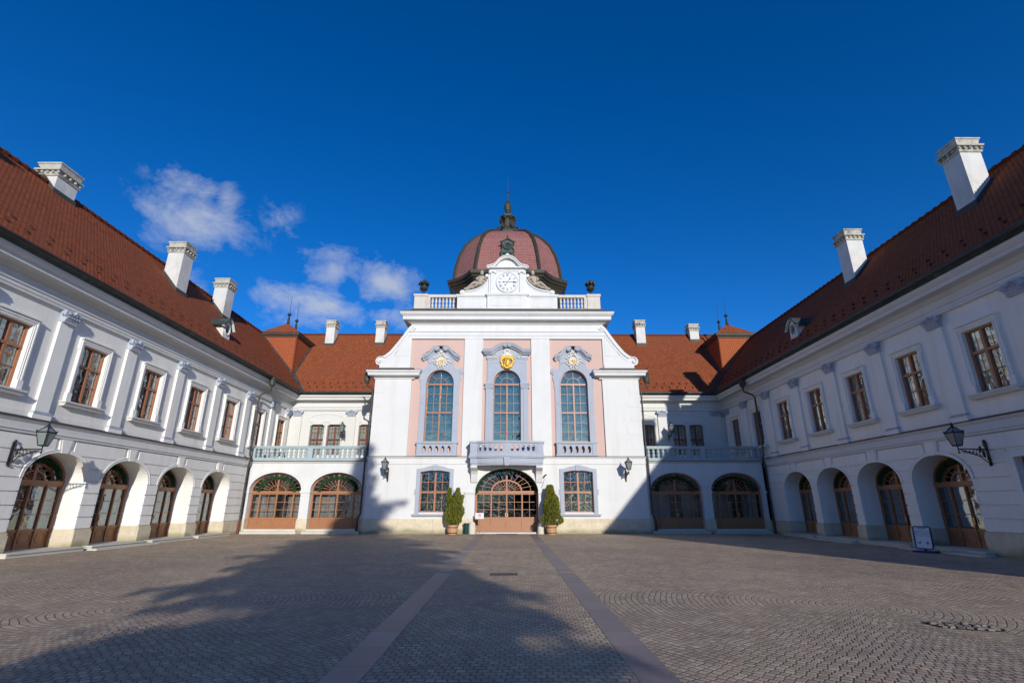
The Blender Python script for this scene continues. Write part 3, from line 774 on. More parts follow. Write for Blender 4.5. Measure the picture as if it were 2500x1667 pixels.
for sx in (-1, 1):
    x = 9.3
    while x < 16.3:
        for row, off in ((.45, 0), (.8, .3)):
            for dx in (0,):
                xx = sx * (x + off + dx) + rg.uniform(-.03, .03); y = 38.72 + row; z = e + row * 1.143
                g.box(xx - .01, xx + .01, y - .10, y + .10, z - .02, z + .10); g.box(xx - .045, xx + .045, y - .02, y + .02, z + .03, z + .12)
        x += .62
g.build('snow_guards', RUSTT, rb, kind='stuff')

# chimneys
def chimney_mb(wx, wy, h):
    s = MB(); s.box(-wx / 2, wx / 2, -wy / 2, wy / 2, -h, -.70)
    c = MB(); a, b = wx / 2, wy / 2
    P = lambda k: [(-a - k, -b - k), (a + k, -b - k), (a + k, b + k), (-a - k, b + k)]
    def slab(k0, k1, z0, z1):
        p, q = P(k0), P(k1); c._prism([(x, y, z0) for x, y in p], [(x, y, z1) for x, y in q])
    slab(.04, .07, -.70, -.61); slab(.0, .0, -.61, -.41)
    for sgn in (-1, 1):
        n = 4
        for i in range(n + 1):
            x = -a - .03 + (wx + .06) * i / n; c.sph((x, sgn * (b + .05), -.51), .075, 7, 4, .75, 1, 1)
        for i in range(1, n):
            y = -b - .03 + (wy + .06) * i / n; c.sph((sgn * (a + .05), y, -.51), .075, 7, 4, 1, .75, 1)
    slab(.12, .135, -.42, -.35); slab(.08, .02, -.35, -.26); slab(.02, .06, -.26, -.07); slab(.09, .09, -.07, 0)
    return s, c
def chimney(x, y, top, wx, wy, h, roof, flash):
    s, c = chimney_mb(wx, wy, h)
    o = s.build('chimney', CHM, roof); o.location = (x, y, top)
    c.build('cap', CHC, o, smooth=False)
    f = MB()
    ax, sl = flash; e = .06
    # sloping flashing collar following the roof plane
    def zc(px, py): 
        return (sl * (px if ax == 'x' else py))
    zb = -(top - roofz(x, y, roof))
    pts = [(-wx / 2 - e, -wy / 2 - e), (wx / 2 + e, -wy / 2 - e), (wx / 2 + e, wy / 2 + e), (-wx / 2 - e, wy / 2 + e)]
    f._prism([(px, py, zb + zc(px, py) - .1) for px, py in pts], [(px, py, zb + zc(px, py) + .2) for px, py in pts])
    f.build('flashing', LEAD, o)
    return o
def roofz(x, y, roof):
    if roof is rl: return 10.24 + (abs(x) - 16.4) * (ZR - 10.24) / (abs(XR1) - 16.4)
    if roof is rr_: return 10.24 + (abs(x) - 16.36) * (ZR2 - 10.24) / (XR2 - 16.36)
    return 10.24 + (y - 38.72) * (ZB - 10.24) / (YR - 38.72)
for args in ((-21.25, 19.93, 16.8, .95, 1.1, 2.4, rl), (-19.66, 26.72, 16.6, .92, .9, 3.6, rl), (-20.1, 32.25, 16.87, .92, .9, 3.4, rl),
             (19.55, 17.75, 16.63, .9, .87, 3.8, rr_), (19.72, 25.38, 16.81, .92, .87, 3.8, rr_),
             (-20.0, 13, 16.6, .92, .9, 4, rl), (19.6, 10.2, 16.7, .92, .9, 4, rr_),
             (-16.6, 43.95, 18.2, .8, .85, 3, rb), (-12.0, 44.05, 18.2, .8, .85, 3, rb), (12.3, 44.05, 18.32, .85, .85, 3, rb), (17.5, 44.5, 18.12, .85, .8, 2.6, rb)):
    x, y, t, a, b, h, r = args
    sl = 1.157 if r is rl else (1.101 if r is rr_ else 1.143)
    chimney(x, y, t, a, b, h, r, (('x', -sl if x < 0 else sl) if r is not rb else ('y', sl)))

# dormers
def dormer(roof, x, y, z, sx):
    b = MB(); w = .38; d = 2.2 * -sx
    prof = [(-w - .12, -.35), (-w, .1), (-w, .75), (-w * .7, 1.05), (0, 1.2), (w * .7, 1.05), (w, .75), (w, .1), (w + .12, -.35)]
    oc = [(.24 * cos(2 * pi * i / 16), .62 + .3 * sin(2 * pi * i / 16)) for i in range(16)]
    f = MB(); f.plate(prof, [oc], 0, 1.9); o = f.build('dormer', PC, roof); o.location = (x, y, z); o.rotation_euler = (0, 0, pi / 2 if sx < 0 else -pi / 2)
    r = MB(); q = [(-w - .28, .72), (-w - .2, .72), (-w - .12, .85), (-w * .75, 1.15), (0, 1.3), (w * .75, 1.15), (w + .12, .85), (w + .2, .72), (w + .28, .72)]
    q2 = [(a * 1.06, zz + .09) for a, zz in q]; r.ring(q, q2, -.2, 2.2); r.build('hood', FLS, o)
    t = MB(); q3 = [(a * .96, zz - .05) for a, zz in q]; t.ring(q3, [(a, zz - .002) for a, zz in q], -.18, -.02)
    for i in range(16):
        a, b_ = oc[i], oc[(i + 1) % 16]; k = lambda p: (p[0] * 1.25, .62 + (p[1] - .62) * 1.2); t.pxz([a, b_, k(b_), k(a)], -.05, 0)
    t.build('moulding', PC, o)
    MB().pxz([(a * .98, .62 + (zz - .62) * .98) for a, zz in oc], .12, .14).build('pane', GLD, o)
    c = MB(); c.box(-.015, .015, .08, .12, .34, .9); c.box(-.22, .22, .08, .12, .6, .63); c.build('glazing_bars', IRON, o)
dormer(rl, -17.5, 29.1, 11.45, -1); dormer(rr_, 17.35, 28.4, 11.3, 1)

# corner turrets
def turret(sx, cx, cy):
    """cx, cy: courtyard corner of the square tower"""
    m = MB(); z1 = 15.38; x0, x1 = sorted((cx, cx + sx * 2.75)); y0, y1 = cy, cy + 3.5
    for a, b, ax in (((x0, y0), (x1, y0), (1, 0, 0)), ((x0, y0), (x0, y1), (0, 1, 0)), ((x1, y0), (x1, y1), (0, 1, 0)), ((x0, y1), (x1, y1), (1, 0, 0))):
        roof_poly(m, [(a[0], a[1], 10.5), (b[0], b[1], 10.5), (b[0], b[1], z1), (a[0], a[1], z1)], ax)
    o = m.build('turret', RT2, pal, FW)
    c = MB(); c.sweep([(x0, y0), (x1, y0), (x1, y1), (x0, y1)], [(-.02, z1 - .02), (.06, z1), (.08, z1 + .08), (.20, z1 + .14), (.24, z1 + .24), (.28, z1 + .26), (.28, z1 + .33), (-.02, z1 + .33)], True); c.build('cornice', COP, o)
    r = MB(); e = .33; zz = z1 + .34; h = 1.25
    A, B, C, E = (x0 - e, y0 - e, zz), (x1 + e, y0 - e, zz), (x1 + e, y1 + e, zz), (x0 - e, y1 + e, zz)
    xm = (x0 + x1) / 2; r1 = (xm + (.0), y0 + 1.2, zz + h); r2 = (xm, y1 - 1.2, zz + h)
    if True:
        xm1, xm2 = cx + sx * 1.1, cx + sx * 2.9; yy = y0 + 1.5; q1 = (xm1, yy, zz + h * .92); q2 = (xm2, yy + .9, zz + h * 1.0)
        P1 = (cx + sx * 1.375, y0 + .95, zz + h); P2 = (cx + sx * 1.375, y0 + 2.55, zz + h)
        L0, L1 = (A, B) if sx < 0 else (B, A)     # L1 = courtyard corner
        L1, L0 = ((B, A) if sx < 0 else (A, B)); R1 = (C if sx < 0 else E); R0 = (E if sx < 0 else C)
        roof_poly(r, [L1, L0, P1], (1, 0, 0)); roof_poly(r, [L1, P1, P2, R1], (0, 1, 0)); roof_poly(r, [L0, R0, P2, P1], (0, 1, 0)); roof_poly(r, [R0, R1, P2], (1, 0, 0))
    r.build('roof', RT, o)
    for p in (P1, P2):
        f = MB(); f.lathe([(.14, -.05), (.11, .05), (.08, .12), (.12, .25), (.06, .6), (.05, .68), (.16, .78), (.16, .86), (.05, .97), (.02, 1.0), (.012, 2.6), (.001, 2.6)], p, 10); f.build('finial', IRON, o, smooth=True)
    g = MB(); t = Vector((cx, cy, 0))
    d1 = Vector((cx, y0 - .03, 0)); k = 1.03
    for (a, b) in (((cx - sx * -.0, y0 - .04, 10.27 + abs(abs(cx) - 16.38) * 1.13), (cx + sx * 2.9, y0 - .04, 10.27 + (abs(abs(cx) - 16.38) + 2.9) * 1.13)), ((cx - sx * .04, y0, 11.92), (cx - sx * .04, y0 + 3.3, 11.92 + 3.3 * 1.143))):
        g.tube([a, b], .11, 4)
    g.tube([(cx, cy - .03, 11.5), (cx, cy - .03, 15.4)], .07, 6) if False else None
    g.build('valley_flashing', FLS, o)
    h_ = MB(); h_.tube([(cx, cy, 11.6), (cx, cy, z1)], .06, 6); h_.build('corner_tiles', RT2, o)
turret(-1, -18.1, 40.15); turret(1, 17.95, 40.15)

# ---- link wings (upper back wall and arcade) ------------------------------
for sx in (-1, 1):
    A = [11.36, 15.42]; u0, u1 = sorted((sx * 9.3, sx * 17.36))
    nts = [arch(sx * a, 1.73, 2.69, 1.16, 24, 0) for a in A]
    part(wall(u0, u1, 0, 4.56, [], nts, .05, .5), 'wall', PW)
    m = MB()
    for a in A:
        u = sx * a; m.ring(arch(u, 1.73, 2.69, 1.16), arch(u, 1.93, 2.69, 1.36), .02, .0495); m.ring(arch(u, 1.90, 2.69, 1.33), arch(u, 1.93, 2.69, 1.36), .005, .02)
    parts(m, 'archivolt', PW)
    m = MB(); p = MB()
    for a, b in ((9.42, 9.63), (13.09, 13.69), (17.15, 17.36)):
        c, d = sorted((sx * a, sx * b)); oa = .05 if a != 9.42 else 0; 
        m.box(c - .05, d + .05, -.03, .5, 2.56, 2.64); m.box(c - .03, d + .03, -.01, .5, 2.50, 2.56); m.box(c - .03, d + .03, -.01, .5, 2.64, 2.69)
        m.box(c - .015, d + .015, .02, .5, 2.34, 2.38)
        p.box(c - .05, d + .05, -.04, .5, 0, .80); p.box(c - .025, d + .025, -.01, .5, .80, .92)
    parts(m, 'impost', PW); parts(p, 'plinth', PL)
    m = MB(); 
    for a in A: u = sx * a; m.box(u - 1.72, u + 1.72, .0, .5, 0, .275); m.box(u - 1.85, u + 1.85, -.32, 0, 0, .12); m.box(u - 1.85, u + 1.85, -.36, -.0, .12, .16)
    parts(m, 'step', STEP)
    m = MB(); m.pyz([(.05, 4.44), (.0, 4.46), (-.03, 4.5), (-.08, 4.56), (.05, 4.56)], u0, u1); part(m, 'string_course', PC)
    part(MB().pyz([(5.1, 4.562), (-.12, 4.562), (-.12, 4.6), (5.1, 4.62)], u0, u1), 'terrace_floor', LEAD)
    # balustrade
    b = MB(); b.box(u0, u1, -.04, .26, 4.602, 4.74); b.box(u0, u1, -.01, .23, 4.74, 4.80)
    b.box(u0, u1, -.05, .27, 5.50, 5.60); b.box(u0, u1, -.02, .24, 5.42, 5.50)
    for a, c in ((9.3, 9.55), (13.22, 13.58), (17.1, 17.36)): b.box(*sorted((sx * a, sx * c)), -.02, .24, 4.80, 5.42)
    bo = part(b, 'balustrade', TE)
    pr = [(.085, 0), (.085, .05), (.05, .08), (.06, .12), (.095, .2), (.085, .27), (.045, .31), (.085, .35), (.095, .42), (.06, .5), (.05, .54), (.085, .57), (.085, .62)]
    bme = MB().lathe(pr, (0, 0, 0), 8, sq=True).mesh('baluster', TE, True)
    for (a, c, n) in ((9.55, 13.22, 11), (13.58, 17.1, 11)):
        for i in range(n):
            o = bpy.data.objects.new('baluster', bme); COL.objects.link(o); o.parent = bo; o.location = (sx * (a + (c - a) * (i + .5) / n), .11, 4.80); o.scale = (1.15, 1.1, 1)
    # back upper wall
    W_ = [15.06, 13.7, 11.2, 9.85]; v0, v1 = sorted((sx * 9.2, sx * 17.6))
    holes = [rect(sx * a - .56, sx * a + .56, 5.5, 7.85) for a in W_]
    part(wall(v0, v1, 4.5, 9.2, holes, [], .03, .4), 'wall', PC, FB)
    m = MB(); m.pyz([(.03, 8.97), (-.10, 8.97), (-.10, 9.07), (-.125, 9.075), (-.125, 9.19), (-.17, 9.22), (-.17, 9.27), (-.06, 9.285), (-.06, 9.56), (-.12, 9.58), (-.2, 9.66), (-.24, 9.7),
                     (-.62, 9.72), (-.62, 9.86), (-.66, 9.88), (-.74, 9.97), (-.76, 10.04), (-.76, 10.08), (.03, 10.2)], *sorted((sx * 9.2, sx * 16.75)))
    m.box(*sorted((sx * 16.7, sx * 17.4)), -.05, .03, 9.15, 9.9); part(m, 'cornice', PC, FB)
    part(MB().pyz([(-.05, 10.171), (-.78, 10.085), (-.95, 10.20), (-.95, 10.235), (-.05, 10.26)], *sorted((sx * 9.2, sx * 16.35))), 'eaves_flashing', FLS, FB)
    part(MB().tube([(sx * 9.2, -.98, 10.25), (sx * 16.35, -.98, 10.25)], .085, 10), 'gutter', GUT, FB, smooth=True)
    # blind arches over the window pairs
    m = MB()
    for c_ in (14.38, 10.5):
        m.ring(arch(sx * c_, 1.50, 8.15, .52), arch(sx * c_, 1.53, 8.15, .56), -.005, .03)
        m.pxz([(sx * c_ - 1.35, 8.05), (sx * c_ - 1.25, 8.12), (sx * c_ - .9, 8.14), (sx * c_ - .75, 8.2), (sx * c_ - .6, 8.2), (sx * c_ - .3, 8.1), (sx * c_ + .3, 8.1), (sx * c_ + .6, 8.2), (sx * c_ + .75, 8.2), (sx * c_ + .9, 8.14), (sx * c_ + 1.25, 8.12), (sx * c_ + 1.35, 8.05), (sx * c_ + 1.35, 8.02), (sx * c_ - 1.35, 8.02)], -.03, .03)
    parts(m, 'window_moulding', PC, FB)
    for a in (12.42, 16.72):
        p = MB().box(-.36, .36, -.10, .03, 4.6, 8.5).build('pilaster', PC, pal); place(p, FB, sx * a)
        c = capital_mb(.7).build('capital', CAPM, p)
lw_ = link_window(); first = True
for sx in (-1, 1):
    for a in (15.06, 13.7, 11.2, 9.85):
        o = lw_ if first else copy_tree(lw_, pal); first = False; place(o, FB, sx * a)
ld_ = door_unit('link'); first = True; link_spots = []
for a in (-15.42, -11.36, 11.36, 15.42):
    o = ld_ if first else copy_tree(ld_, pal); first = False; place(o, F0, a); link_spots.append(a)

# ---- central block ---------------------------------------------------------
BW = 9.36; YF = -.15
def shallow(u, h, z0, z1, rise): return [(u - h, z0)] + [(u - h + 2 * h * i / 10, z1 + rise * (1 - (2 * i / 10 - 1) ** 2)) for i in range(11)] + [(u + h, z0)]
holes = [shallow(sx * 4.79, .98, 1.31, 3.85, .13) for sx in (-1, 1)]
part(wall(-BW, BW, 0, 4.8, holes, [arch(0, 2.11, 2.54, 1.59, 28, 0)], YF, .8), 'wall', PW)
m = MB(); m.add([(-BW, YF, 0), (-BW, 12, 0), (-BW, 12, 10.3), (-BW, YF, 10.3)], [(0, 1, 2, 3)]); m.add([(BW, YF, 0), (BW, 12, 0), (BW, 12, 10.3), (BW, YF, 10.3)], [(0, 1, 2, 3)])
m.add([(-BW, 12, 0), (BW, 12, 0), (BW, 12, 10.3), (-BW, 12, 10.3)], [(0, 1, 2, 3)])
m.add([(-7.03, 0, 10), (-7.03, 12, 10), (-7.03, 12, 15), (-7.03, 0, 15)], [(0, 1, 2, 3)]); m.add([(7.03, 0, 10), (7.03, 12, 10), (7.03, 12, 15), (7.03, 0, 15)], [(0, 1, 2, 3)])
m.add([(-7.03, 12, 10), (7.03, 12, 10), (7.03, 12, 15), (-7.03, 12, 15)], [(0, 1, 2, 3)])
parts(m, 'wall', PC)
# plinth with openings for the door
m = MB()
for a, b in ((-BW - .06, -2.11), (2.11, BW + .06)):
    m.box(a, b, YF - .07, .5, 0, .84); m.box(a + .02, b - (.0 if a < 0 else .02), YF - .04, .5, .84, .92)
parts(m, 'plinth', PL)
# string course
m = MB(); m.sweep([(-BW, 1), (-BW, YF), (BW, YF), (BW, 1)], [(-.02, 4.36), (.03, 4.37), (.05, 4.41), (.02, 4.43), (.02, 4.74), (.06, 4.77), (.10, 4.83), (.10, 4.86), (-.02, 4.86)]); part(m, 'string_course', PW)
m = MB(); m.sweep([(-BW, 1), (-BW, YF), (BW, YF), (BW, 1)], [(-.3, 4.862), (.15, 4.862), (.15, 4.895), (-.3, 4.93)]); part(m, 'string_course_cap', LEAD)
# pink field with the three tall windows
hw = [arch(sx * 4.76, .97, 9.98, 1.0, 20, 5.9) for sx in (-1, 0, 1)]
part(wall(-7.0, 7.0, 4.8, 13.35, hw, [], 0, .5), 'wall', PP, label='pink wall field behind the tall arched windows')
m = MB()
for sx in (-1, 1):
    m.box(*sorted((sx * 1.75, sx * 3.09)), -.13, .0, 4.9, 13.3)
parts(m, 'pilaster', PW)
m = MB()
for sx in (-1, 1): 
    a, b = sorted((sx * 6.78, sx * BW)); m.box(a, b, YF, .4, 4.9, 10.28)
parts(m, 'wall', PW)
# quoins
m = MB(); z = 5.35
for i in range(5):
    for sx in (-1, 1):
        w = .85 if i % 2 else .6; m.box(*sorted((sx * (BW - w - .15), sx * (BW - .02))), YF - .014, YF, z, z + .42)
    z += .98
for z in (1.6, 2.5, 3.4):
    for sx in (-1, 1): m.box(*sorted((sx * (BW - .95), sx * (BW - .02))), YF - .012, YF, z, z + .42)
parts(m, 'quoin', PW, gap=.002)
# side bay cornices
for sx in (-1, 1):
    a, b = sorted((sx * 6.62, sx * (BW + .02)))
    pth = [(a, 3.8 if sx < 0 else .1), (a, YF), (b, YF), (b, .1 if sx < 0 else 3.8)]
    if sx < 0: pth = [(a, 3.8), (a, YF), (b, YF), (b, .1)]
    m = MB(); m.sweep(pth, [(-.02, 10.25), (.05, 10.27), (.06, 10.33), (.02, 10.36), (.12, 10.42), (.42, 10.46), (.44, 10.62), (.5, 10.68), (.54, 10.76), (.54, 10.80), (-.02, 10.82)])
    part(m, 'cornice', PW)
    m = MB(); m.sweep(pth, [(-.3, 10.822), (.56, 10.806), (.56, 10.83), (-.1, 11.02), (-.3, 11.02)]); part(m, 'cornice_cap', LEAD)
    part(MB().box(a + .04, b - .04, YF - .06, 4.2, 10.80, 11.08), 'roof', LEAD)
    # volute gable wall
    m = MB(); P = [(sx * 6.9, 11.02), (sx * 9.05, 11.02), (sx * 9.05, 11.22)]
    vc = (9.12, 11.62); R = .36
    out = [(8.98, 11.3)]
    curve = [(9.0, 11.95), (8.82, 12.02), (8.5, 12.3), (8.2, 12.68), (7.9, 13.1), (7.6, 13.55), (7.35, 13.95), (7.18, 14.2), (7.02, 14.32)]
    poly = [(6.95, 11.06), (9.12, 11.06), (9.12, 11.28)] + [(vc[0] + R * cos(t), vc[1] + R * sin(t)) for t in [(-.4 + i * .25) * pi / 1.6 for i in range(8)]] + curve[1:] + [(6.95, 14.32)]
    poly = [(sx * x, z) for x, z in poly]; m.pxz(poly, YF + .02, .35)
    # raised rim along the curve
    cv = [(sx * x, z) for x, z in curve]; cin = [(sx * (x - .17), z - .13) for x, z in curve]; m.ring(cin, cv, YF - .06, YF + .02)
    cin2 = [(sx * (x - .30), z - .22) for x, z in curve]; cin3 = [(sx * (x - .33), z - .25) for x, z in curve]; m.ring(cin3, cin2, YF, YF + .02)
    sp = [(sx * (vc[0] + (R - .03 - t * .045) * cos(pi * .65 - t * pi / 4)), vc[1] + (R - .03 - t * .045) * sin(pi * .65 - t * pi / 4)) for t in [i * .5 for i in range(14)]]
    for i in range(len(sp) - 1): m.bar(sp[i], sp[i + 1], .05, YF - .07, YF + .02)
    m.lathe([(.001, .05), (.05, .05), (.07, .02), (.07, -.02)], (sx * vc[0], YF, vc[1]), 10, ax='y')
    q = [(sx * 7.15, 12.0), (sx * 8.2, 12.0), (sx * 7.8, 12.65), (sx * 7.45, 13.2), (sx * 7.15, 13.55)]
    for i in range(5): m.bar(q[i], q[(i + 1) % 5], .022, YF, YF + .02)
    m.box(*sorted((sx * 7.0, sx * 9.15)), YF - .03, YF + .02, 11.082, 11.3)
    part(m, 'volute_gable', PW)
# main entablature and cornice
pa = [(-7.03, 6), (-7.03, YF), (7.03, YF), (7.03, 6)]
m = MB(); m.sweep(pa, [(-.1, 13.3), (.0, 13.3), (.0, 13.52), (.03, 13.53), (.03, 13.78), (.09, 13.83), (.09, 13.88), (.0, 13.9), (.0, 14.36), (.05, 14.39), (.08, 14.44), (.2, 14.48), (.22, 14.56), (.55, 14.6),
                       (.57, 14.66), (.57, 14.84), (.62, 14.88), (.72, 14.98), (.78, 15.10), (.78, 15.15), (-.1, 15.2)]); part(m, 'cornice', PW)
m = MB(); m.sweep(pa, [(-.9, 15.202), (.80, 15.155), (.80, 15.19), (.2, 15.48), (-.9, 15.55)]); part(m, 'cornice_cap', LEAD)
part(MB().box(-7.1, 7.1, -.34, .02, 15.3, 15.6), 'attic_base', LEAD)
m = MB(); m.add([(-7, -.1, 15.4), (7, -.1, 15.4), (7, 12, 15.4), (-7, 12, 15.4)], [(0, 1, 2, 3)]); part(m, 'roof', LEAD)
# attic
ya = .05
m = MB()
for sx in (-1, 1):
    a, b = sorted((sx * 1.5, sx * 3.78)); m.box(a, b, ya, ya + .6, 15.45, 16.72); m.box(a, b + (.04 if sx > 0 else 0), ya - .06, ya + .6, 15.45, 15.66) if sx > 0 else m.box(a - .04, b, ya - .06, ya + .6, 15.45, 15.66)
    a2, b2 = (a - .08, b) if sx < 0 else (a, b + .08); m.box(a2, b2, ya - .1, ya + .6, 16.74, 16.88); m.box(a2 + (.03 if sx < 0 else 0), b2 - (.03 if sx > 0 else 0), ya - .05, ya + .6, 16.68, 16.74)
    c0, c1 = sorted((sx * 1.72, sx * 3.55)); oct_panel(m, c0, c1, 15.82, 16.55, ya, .02, .02, .1)
m.box(-1.5, 1.5, ya - .22, ya + .6, 15.45, 16.74); m.box(-1.56, 1.56, ya - .28, ya + .6, 15.45, 15.68); m.box(-1.62, 1.62, ya - .32, ya + .6, 16.78, 16.92); m.box(-1.55, 1.55, ya - .27, ya + .6, 16.7, 16.78)
oct_panel(m, -1.25, 1.25, 15.85, 16.55, ya - .22, .02, .025, .12)
part(m, 'attic_wall', PW)
for sx in (-1, 1):
    b = MB(); a, c = sorted((sx * 3.86, sx * 6.05)); b.box(a, c, ya, ya + .35, 15.45, 15.78); b.box(a, c, ya - .03, ya + .38, 16.66, 16.88)
    a, c = sorted((sx * 6.05, sx * 7.0)); b.box(a, c, ya - .08, ya + .5, 15.45, 16.72); b.box(a - .06, c + .06, ya - .14, ya + .56, 16.74, 16.9); b.box(a - .03, c + .03, ya - .11, ya + .53, 16.70, 16.74); b.box(a - .04, c + .04, ya - .12, ya + .54, 15.45, 15.72)
    a, c = sorted((sx * 5.8, sx * 6.05)); b.box(a, c, ya - .02, ya + .36, 15.78, 16.66)
    bo = part(b, 'balustrade', ATT)
    pr = [(.09, 0), (.09, .07), (.05, .1), (.06, .14), (.10, .24), (.09, .33), (.045, .40), (.05, .46), (.09, .55), (.10, .62), (.06, .72), (.05, .76), (.09, .8), (.09, .89)]
    bme = MB().lathe(pr, (0, 0, 0), 10).mesh('baluster', ATT, True)
    for i in range(7):
        o = bpy.data.objects.new('baluster', bme); COL.objects.link(o); o.parent = bo; o.location = (sx * (3.98 + 1.75 * (i + .3) / 6.6), ya + .17, 15.775)
# clock gable
m = MB(); yg = .0
m.box(-1.42, 1.42, yg, yg + .7, 16.92, 19.0)
for sx in (-1, 1):
    m.box(*sorted((sx * .93, sx * 1.27)), yg - .08, yg, 16.98, 18.62); m.box(*sorted((sx * .90, sx * 1.30)), yg - .11, yg, 16.92, 17.02)
    m.box(*sorted((sx * .86, sx * 1.34)), yg - .14, yg, 18.72, 18.80)
    for q in (-1, 1): m.lathe([(.001, .05), (.09, .05), (.10, 0), (.10, -.06)], (sx * 1.1 + q * .17, yg - .1, 18.68), 10, ax='y')
    m.lathe([(.001, .05), (.13, .05), (.14, 0), (.14, -.2)], (sx * 1.56, yg + .1, 18.5), 12, ax='y')
    # side scroll walls
    c = [(1.42, 18.55), (1.5, 18.2), (1.62, 17.95), (1.85, 17.7), (2.15, 17.5), (2.5, 17.36), (2.85, 17.28), (3.2, 17.24)]
    m.pxz([(sx * 1.42, 16.9)] + [(sx * x, z) for x, z in c] + [(sx * 3.45, 17.2), (sx * 3.45, 16.9)], yg + .12, yg + .6)
    m.ring([(sx * (x - .03), z - .10) for x, z in c], [(sx * x, z) for x, z in c], yg + .04, yg + .12)
    m.lathe([(.001, .1), (.10, .1), (.11, .06), (.17, .06), (.20, .03), (.20, -.45)], (sx * 3.42, yg + .12, 17.1), 14, ax='y')
    m.ring([(sx * (x - .02), z - .24) for x, z in c[1:]], [(sx * (x - .02), z - .21) for x, z in c[1:]], yg + .1, yg + .12)
m.box(-1.36, 1.36, yg - .05, yg + .7, 18.82, 18.98); m.box(-1.42, 1.42, yg - .08, yg + .7, 18.98, 19.06)
# pediment: level ends then a swelling curve
pc = [(-1.62, 19.12), (-1.35, 19.2), (-1.05, 19.3), (-.85, 19.48), (-.66, 19.72), (-.45, 19.9), (-.2, 20.0), (0, 20.03), (.2, 20.0), (.45, 19.9), (.66, 19.72), (.85, 19.48), (1.05, 19.3), (1.35, 19.2), (1.62, 19.12)]
pi_ = [(x * .93, z - .17) for x, z in pc]
m.pxz([(-1.45, 19.0)] + [(x * .97, z - .05) for x, z in pc] + [(1.45, 19.0)], yg, yg + .6)
m.ring(pi_, pc, yg - .28, yg + .62); m.ring([(x * .98, z - .05) for x, z in pc], [(x, z + .03) for x, z in pc], yg - .36, yg + .62)
m.box(-1.64, 1.64, yg - .25, yg + .6, 19.02, 19.13); m.box(-1.55, 1.55, yg - .15, yg + .6, 18.98, 19.02)
m.sph((0, yg - .1, 20.16), .15, 8, 6); m.sph((-.14, yg - .1, 20.06), .10, 8, 6); m.sph((.14, yg - .1, 20.06), .10, 8, 6)
part(m, 'clock_gable', PW)
part(MB().tube([(x, yg + .1, z + .045) for x, z in pc], .035, 5), 'gable_flashing', LEAD)
# clock
m = MB(); cz = 17.88; R = .78
m.lathe([(.001, .06), (R, .06), (R, -.02)], (0, yg, cz), 40, ax='y'); ck = part(m, 'clock', WHP)
r = MB(); r.lathe([(R, .04), (R + .01, .10), (R + .06, .11), (R + .09, .07), (R + .09, -.02), (R, -.02)], (0, yg, cz), 40, ax='y'); r.build('rim', PW, ck)
nm = MB(); ROM = ['XII', 'I', 'II', 'III', 'IIII', 'V', 'VI', 'VII', 'VIII', 'IX', 'X', 'XI']; yn = yg - .068
for i, t in enumerate(ROM):
    a = 2 * pi * i / 12; ux, uz = sin(a), cos(a); rx, rz = cos(a), -sin(a)
    def pt(p, q): return (ux * (.60 + q) + rx * p, cz + uz * (.60 + q) + rz * p)
    wds = {'I': .05, 'V': .09, 'X': .09}; tot = sum(wds[c] for c in t); x = -tot / 2; hh = .085
    for c in t:
        w = wds[c]; xc = x + w / 2
        if c == 'I': nm.bar(pt(xc, -hh), pt(xc, hh), .022, yn, yn + .01)
        elif c == 'V': nm.bar(pt(x + .008, hh), pt(xc, -hh), .024, yn, yn + .01); nm.bar(pt(x + w - .008, hh), pt(xc, -hh), .012, yn, yn + .01)
        else: nm.bar(pt(x + .008, hh), pt(x + w - .008, -hh), .024, yn, yn + .01); nm.bar(pt(x + w - .008, hh), pt(x + .008, -hh), .012, yn, yn + .01)
        x += w
    for zz in (-hh, hh): nm.bar(pt(-tot / 2, zz), pt(tot / 2, zz), .01, yn, yn + .01)
for i in range(60):
    a = 2 * pi * i / 60; nm.bar((sin(a) * .72, cz + cos(a) * .72), (sin(a) * .745, cz + cos(a) * .745), .01, yn, yn + .01)
nm.build('numerals', BLK, ck)
def hand(ang, L_, tail, w, y):
    h = MB(); a = radians(ang); d = (sin(a), cos(a)); n = (cos(a), -sin(a)); P = lambda r, s: (d[0] * r + n[0] * s, cz + d[1] * r + n[1] * s)
    h.bar(P(-tail, 0), P(L_, 0), .022, y, y + .012)
    h.pxz([P(L_ * .62, 0), P(L_ * .72, w), P(L_ * .82, w * .35), P(L_, 0), P(L_ * .82, -w * .35), P(L_ * .72, -w)], y - .004, y + .016)
    h.pxz([P(-tail * .6, .0), P(-tail * .85, w * .7), P(-tail * 1.08, w * .5), P(-tail * .98, 0), P(-tail * 1.08, -w * .5), P(-tail * .85, -w * .7)], y - .003, y + .014)
    return h
hand(90, .66, .34, .06, yg - .10).build('minute_hand', BLK, ck); hand(33, .46, .32, .065, yg - .085).build('hour_hand', BLK, ck)

